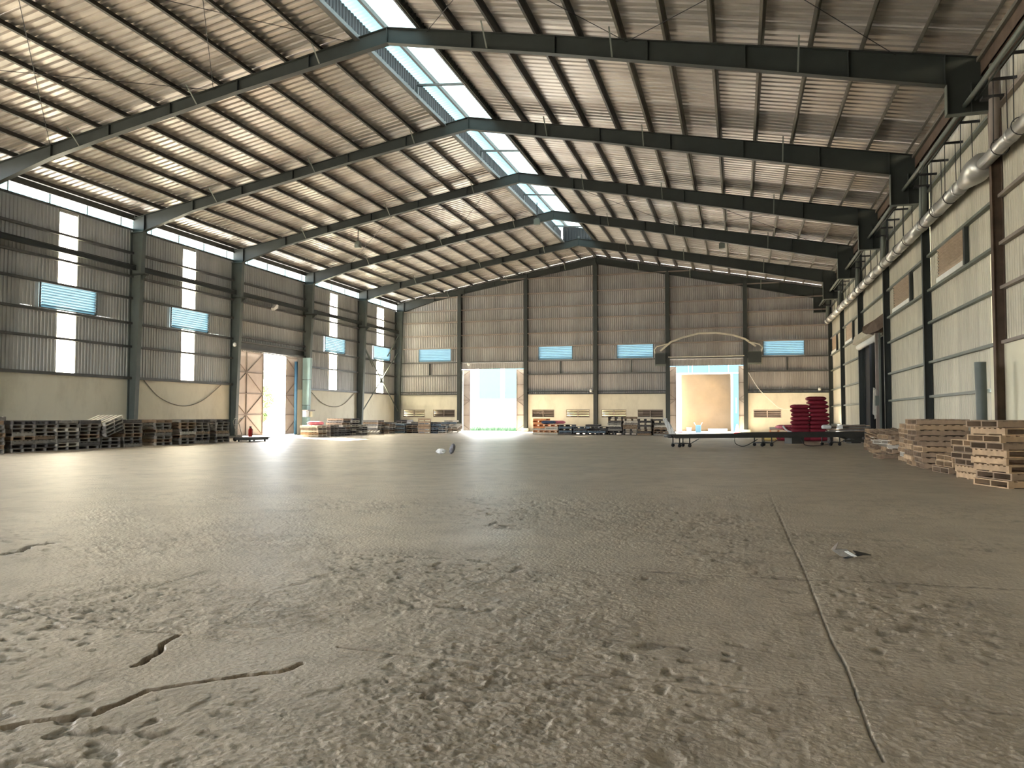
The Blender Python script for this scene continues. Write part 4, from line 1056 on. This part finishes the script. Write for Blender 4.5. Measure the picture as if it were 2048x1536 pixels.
cable('power_cable', [A + dv * 3.0 + Vector((0, -.3, .38)), A + dv * 3.1 + Vector((0, -.4, .12)), A + dv * 3.5 + Vector((0, -.4, .03)), A + dv * 4.1 + Vector((0, -.4, .3))], .015, 'thin black cable looped under the middle of the conveyor', M_black)
cable('power_cable', [A + dv * 6.2 + Vector((0, -.3, .3)), A + dv * 6.4 + Vector((0, -.5, .05)), A + dv * 7.0 + Vector((0, -.6, .02)), A + dv * 7.7 + Vector((0, -.4, .1))], .015, 'thin black cable trailing on the floor at conveyor right end', M_black)
# timber heap on/behind the right end of the conveyor
t = thing('timber_heap', (5.0, 38.6, 0), 'heap of dark planks and boxes behind the conveyor end', 'timber')
for k in range(9):
    a = rnd.uniform(-.12, .12)
    obj('plank', MB().bar((3.6 + rnd.uniform(0, .5), 38.0 + .1 * k, .5 + .035 * k), (5.9 + rnd.uniform(-.3, .1), 38.3 + .1 * k + a, .55 + .04 * k), .14, .035), [W4, W2, W3][k % 3], t)
obj('trestle', MB().box(4.0, 38.0, 0, 4.15, 39.0, .5).box(5.5, 38.0, 0, 5.65, 39.0, .5), W4, t)
for (x, z, m, lab) in ((3.85, .62, M_plastic, 'white bag on the planks behind the conveyor'), (4.3, .66, M_white, 'small white carton on the planks behind the conveyor')):
    if 'bag' in lab: sack(sack_mesh(.4, .3, .2, 5, m, 'plastic_bag'), (x, 37.9, z + .05), .1, lab, None, None, 'plastic_bag', 'bag')
    else: tag(obj('carton', MB().prism([(x, z + .03), (x + .25, z + .03), (x + .23, z + .2), (x + .02, z + .19)], 'Y', 37.85, 38.05), m, loc=(x, 37.9, z + .03)), lab, 'box')

# ------------------------------------------------------------ hand truck, extinguisher, platform at the left doorway
t = thing('hand_truck', (-23.2, 31.6, 0), 'silver tube hand truck standing at the end of left pallets', 'hand truck')
for s in (0, .42): obj('side_tube', MB().tube([(-23.1, 31.4 + s, .12), (-23.35, 31.4 + s, .95), (-23.25, 31.4 + s, 1.1), (-23.05, 31.4 + s, 1.12)], .018, 8), M_pipe, t, smooth=True)
for z in (.3, .55, .8): obj('cross_bar', MB().tube([(-23.15 - .25 * (z - .12), 31.4, z), (-23.15 - .25 * (z - .12), 31.82, z)], .014, 6), M_pipe, t)
obj('toe_plate', MB().box(-23.1, 31.4, .03, -22.85, 31.82, .045), M_pipe, t)
for s in (-.04, .46): obj('wheel', MB().tube([(-23.2, 31.38 + s, .1), (-23.2, 31.43 + s, .1)], .1, 14), M_rubber, t, smooth=True)
t = thing('platform_trolley', (-22.9, 31.4, 0), 'low dark flat platform trolley in front of the last left stack', 'trolley')
obj('deck', MB().box(-22.75, 30.7, .16, -21.9, 32.3, .22), M_conv, t)
obj('skirt', MB().box(-22.72, 30.75, .08, -21.95, 32.25, .16), M_black, t)
for x in (-22.65, -22.05):
    for y in (30.9, 32.1): obj('wheel', MB().tube([(x - .02, y, .05), (x + .02, y, .05)], .05, 10), M_rubber, t, smooth=True)
t = thing('fire_extinguisher', (-24.3, 34.1, 0), 'red fire extinguisher on the floor beside the left doorway column', 'extinguisher')
obj('cylinder', MB().tube([(-24.3, 34.1, 0), (-24.3, 34.1, .5), (-24.3, 34.1, .58), (-24.3, 34.1, .62)], [.1, .1, .06, .03], 14), M_redp, t, smooth=True)
obj('valve', MB().box(-24.33, 34.06, .6, -24.27, 34.16, .68), M_black, t)
obj('hose', MB().tube([(-24.27, 34.1, .62), (-24.16, 34.1, .5), (-24.18, 34.1, .2)], .012, 6), M_black, t, smooth=True)
tag(obj('wall_pipe', MB().tube([(XL + .12, 42.9, .02), (XL + .12, 42.9, 4.7)], .1, 14), M_bluef, smooth=True, loc=(XL + .12, 42.9, 0)), 'light blue downpipe standing against the right jamb of left doorway', 'pipe')
tag(obj('wall_pipe', MB().tube([(-21.35, 57.78, .02), (-21.35, 57.78, 4.9)], .06, 12), M_white, smooth=True, loc=(-21.35, 57.78, 0)), 'thin white pipe beside the left jamb of the grassy doorway', 'pipe')

# ------------------------------------------------------------ scraps on the floor
t = thing('paper_scrap', (0.92, 7.52, 0), 'torn grey and white scrap with dark points lying on bare concrete', 'scrap')
mb = MB(); mb.add([(.80, 7.58, .05), (.86, 7.50, .012), (.93, 7.56, .06), (.99, 7.50, .02), (.95, 7.46, .012), (.86, 7.62, .055)], [(0, 1, 2), (1, 4, 2), (2, 4, 3), (0, 2, 5)])
o = obj('crumpled_sheet', mb, M_bird, t); o.modifiers.new('s', 'SOLIDIFY').thickness = .006
mb = MB().add([(.82, 7.56, .03), (.80, 7.60, .05), (.865, 7.64, .11), (.85, 7.60, .08)], [(0, 1, 2, 3)]); o = obj('raised_tip', mb, M_frame, t); o.modifiers.new('s', 'SOLIDIFY').thickness = .006
mb = MB().add([(.90, 7.52, .045), (.93, 7.53, .05), (1.0, 7.47, .015), (.97, 7.46, .01)], [(0, 1, 2, 3)]); o = obj('white_fold', mb, M_white, t); o.modifiers.new('s', 'SOLIDIFY').thickness = .004
mb = MB().add([(.88, 7.44, .005), (.91, 7.43, .005), (1.05, 7.50, .03), (1.0, 7.53, .03), (1.13, 7.58, .02), (1.12, 7.62, .02), (.98, 7.6, .05)], [(0, 1, 2, 3), (3, 2, 4, 5), (3, 5, 6)]); o = obj('dark_strip', mb, M_black, t); o.modifiers.new('s', 'SOLIDIFY').thickness = .006
def lump(nm, c, rx, ry, rz_, seed, m, label, cat, squash=None):
    r = random.Random(seed); mb = MB(); nu, nv = 9, 12; vs = []
    for a in range(nu + 1):
        th = PI * a / nu
        for b in range(nv):
            ph = 2 * PI * b / nv; k = 1 + r.uniform(-.2, .2)
            vs.append((c[0] + rx * k * math.sin(th) * math.cos(ph) + (squash(math.cos(th)) if squash else 0), c[1] + ry * k * math.sin(th) * math.sin(ph), c[2] + rz_ + rz_ * math.cos(th) * (1 if math.cos(th) > 0 else .98)))
    mb.add(vs, [(a * nv + b, a * nv + (b + 1) % nv, (a + 1) * nv + (b + 1) % nv, (a + 1) * nv + b) for a in range(nu) for b in range(nv)])
    return tag(obj(nm, mb, m, loc=c), label, cat)
lump('crumpled_bag', (-9.35, 23.3, 0), .16, .12, .095, 3, M_plastic, 'crumpled whitish plastic bag on the open floor', 'bag')
lump('crumpled_bag', (-9.0, 23.4, 0), .09, .09, .175, 4, M_bag, 'dark grey bag standing behind the crumpled whitish one', 'bag', squash=lambda c: .04 * c)

# ------------------------------------------------------------ outside
gr = struct('ground_outside')
mb = MB()
for (x0, y0, x1, y1) in ((-220, YE + .1, 200, 260), (-220, -160, XL - .1, YE + .1), (XL - .1, -160, 200, YN - .1), (XR + .1, YN - .1, 200, YE + .1)):
    mb.add([(x0, y0, -.03), (x1, y0, -.03), (x1, y1, -.03), (x0, y1, -.03)], [(0, 1, 2, 3)])
obj('yard_surface', mb, M_yard, gr)
t = thing('neighbour_building', (-20, 80, 0), 'white building with pale cyan upper cladding beyond the grassy doorway', 'building')
obj('plinth_wall', MB().box(-40, 80, 0, -14, 90, 3.1), M_white, t)
obj('upper_cladding', MB().box(-27.6, 79.9, 3.12, -25.1, 90, 9.5).box(-24.6, 79.9, 3.12, -14, 90, 9.5), M_cyan, t)
obj('white_pier', MB().box(-25.1, 79.85, 3.1, -24.6, 90, 9.6), M_white, t)
obj('roof_slab', MB().box(-40.5, 79, 9.5, -13.5, 90.5, 9.7), M_white, t)
gm = MB(); gr_ = random.Random(5)
for k in range(5200):
    x = gr_.uniform(-23, -14); y = gr_.uniform(60.2, 63.5); h = gr_.uniform(.12, .42); a = gr_.uniform(0, PI); dx, dy = .02 * math.cos(a), .02 * math.sin(a)
    lx = gr_.uniform(-.1, .1)
    gm.add([(x - dx, y - dy, -.03), (x + dx, y + dy, -.03), (x + lx, y, h)], [(0, 1, 2)])
g_ = obj('grass_strip', gm, M_grass, loc=(-18.5, 62, 0)); tag(g_, 'strip of green grass growing outside the left far doorway', 'grass', kind='stuff')
t = thing('blue_portal_shed', (-2.4, 63, 0), 'light blue steel portal shed just outside the right far doorway', 'shed')
obj('fascia', MB().box(-5.6, 63, 4.72, 1.2, 63.3, 6.4), M_bluef, t)
obj('white_rail', MB().box(-5.6, 62.95, 4.62, 1.2, 63.3, 4.72), M_white, t)
obj('left_pier', MB().box(-5.6, 63, 0, -4.48, 63.3, 4.62), M_white, t)
obj('right_pier', MB().box(-.62, 63, 0, 1.2, 63.3, 4.62), M_bluef, t)
obj('pier_stripe', MB().box(-.62, 62.96, 0, -.45, 63.0, 4.62).box(-.25, 62.96, 1.5, -.19, 63.0, 2.7), M_white, t)
obj('roof', MB().box(-5.8, 62.9, 6.4, 1.4, 72, 6.55), M_white, t)
for x in (-3.9, -3.6, -2.3, -.8): obj('fascia_rib', MB().box(x, 62.96, 4.75, x + .04, 63, 5.4), M_white, t)
mb = MB(); nU, nV = 24, 24
for a in range(nU + 1):
    for b in range(nV + 1):
        u, v = a / nU, b / nV
        mb.v.append((-5.2 + 5.4 * u, 64.2 + .05 * math.sin(6 * u + 9 * v) + .04 * math.sin(17 * u * v + 3), 4.9 * v))
for a in range(nU):
    for b in range(nV): p = a * (nV + 1) + b; mb.f.append((p, p + nV + 1, p + nV + 2, p + 1))
o = obj('tan_tarpaulin', mb, M_tan, t, smooth=True); o.modifiers.new('s', 'SOLIDIFY').thickness = .03
for (x, m, lab, h) in ((-3.75, M_white, 'small white bucket on the sill of the right far doorway', .35), (-3.05, M_bluef, 'pale blue torn carton outside the right far doorway', .75)):
    tt = thing('bucket' if h < .5 else 'carton', (x, 61, 0), lab, 'bucket' if h < .5 else 'box')
    if h < .5:
        obj('pail', MB().tube([(x, 61, -.03), (x, 61, h)], [.14, .19], 14), m, tt, smooth=True); obj('rim', MB().tube([(x, 61, h - .03), (x, 61, h)], .2, 14), m, tt, smooth=True)
    else:
        obj('carton_body', MB().box(x - .2, 60.8, -.03, x + .2, 61.2, .55), m, tt)
        obj('flap', MB().bar((x - .2, 61, .55), (x - .32, 61, h), .4, .01, up=(1, 0, 0)).bar((x + .2, 61, .55), (x + .3, 61, h), .4, .01, up=(1, 0, 0)), M_white, tt)
tt = thing('pipe_roll', (-1.6, 61, 0), 'white roll with dark end lying outside the right far doorway', 'roll')
obj('roll', MB().tube([(-2.3, 61, .12), (-.9, 61.2, .12)], .15, 14), M_white, tt, smooth=True); obj('core', MB().tube([(-2.33, 61, .12), (-2.2, 61, .12)], .06, 10), M_black, tt)
def cone(x, label):
    tt = thing('traffic_cone', (x, 59.6, 0), label, 'cone')
    obj('cone_body', MB().tube([(x, 59.6, .0), (x, 59.6, .65)], [.2, .04], 14), M_pink, tt, smooth=True); obj('cone_base', MB().box(x - .24, 59.36, -.03, x + .24, 59.84, .02), M_redp, tt)
cone(-4.35, 'washed-out pink cone at the left jamb of right far doorway'); cone(.0 - .15, 'washed-out pink cone at the right jamb of right far doorway')
def tree(x, y, h, label, seed, m=M_leaf):
    t = thing('tree', (x, y, 0), label, 'tree'); r = random.Random(seed)
    obj('trunk', MB().tube([(x, y, -.03), (x + .1, y, h * .3), (x - .1, y + .1, h * .7)], [.14, .1, .05], 8), M_bark, t, smooth=True)
    mb = MB()
    for k in range(1500):
        u = r.uniform(0, 2 * PI); v = r.uniform(-1, 1); q = r.uniform(.4, 1) ** .5
        c = Vector((x + math.cos(u) * math.sqrt(1 - v * v) * q * h * .32, y + math.sin(u) * math.sqrt(1 - v * v) * q * h * .32, h * .68 + v * q * h * .34))
        a = Vector((r.uniform(-1, 1), r.uniform(-1, 1), r.uniform(-1, 1))).normalized() * .14; b = Vector((r.uniform(-1, 1), r.uniform(-1, 1), r.uniform(-1, 1))).normalized() * .08
        mb.add([c - a, c + b, c + a, c - b], [(0, 1, 2, 3)])
    o = obj('foliage', mb, m, t); o['kind'] = 'stuff'
tree(-44, 63, 4.2, 'pale leafy tree seen through the left doorway', 1)
tree(-40, 57.5, 1.8, 'low yellow-green shrub seen through the left doorway', 2)
tree(-52, 76, 6.5, 'taller tree behind the shrub beyond the left doorway', 3)
t = thing('yard_wall', (-60, 80, 0), 'white yard wall standing far beyond the left doorway', 'wall')
obj('wall_body', MB().box(-95, 88, 0, -45, 88.3, 3.2), M_white, t)
obj('coping', MB().box(-95, 87.9, 3.2, -45, 88.4, 3.3), M_yard, t)
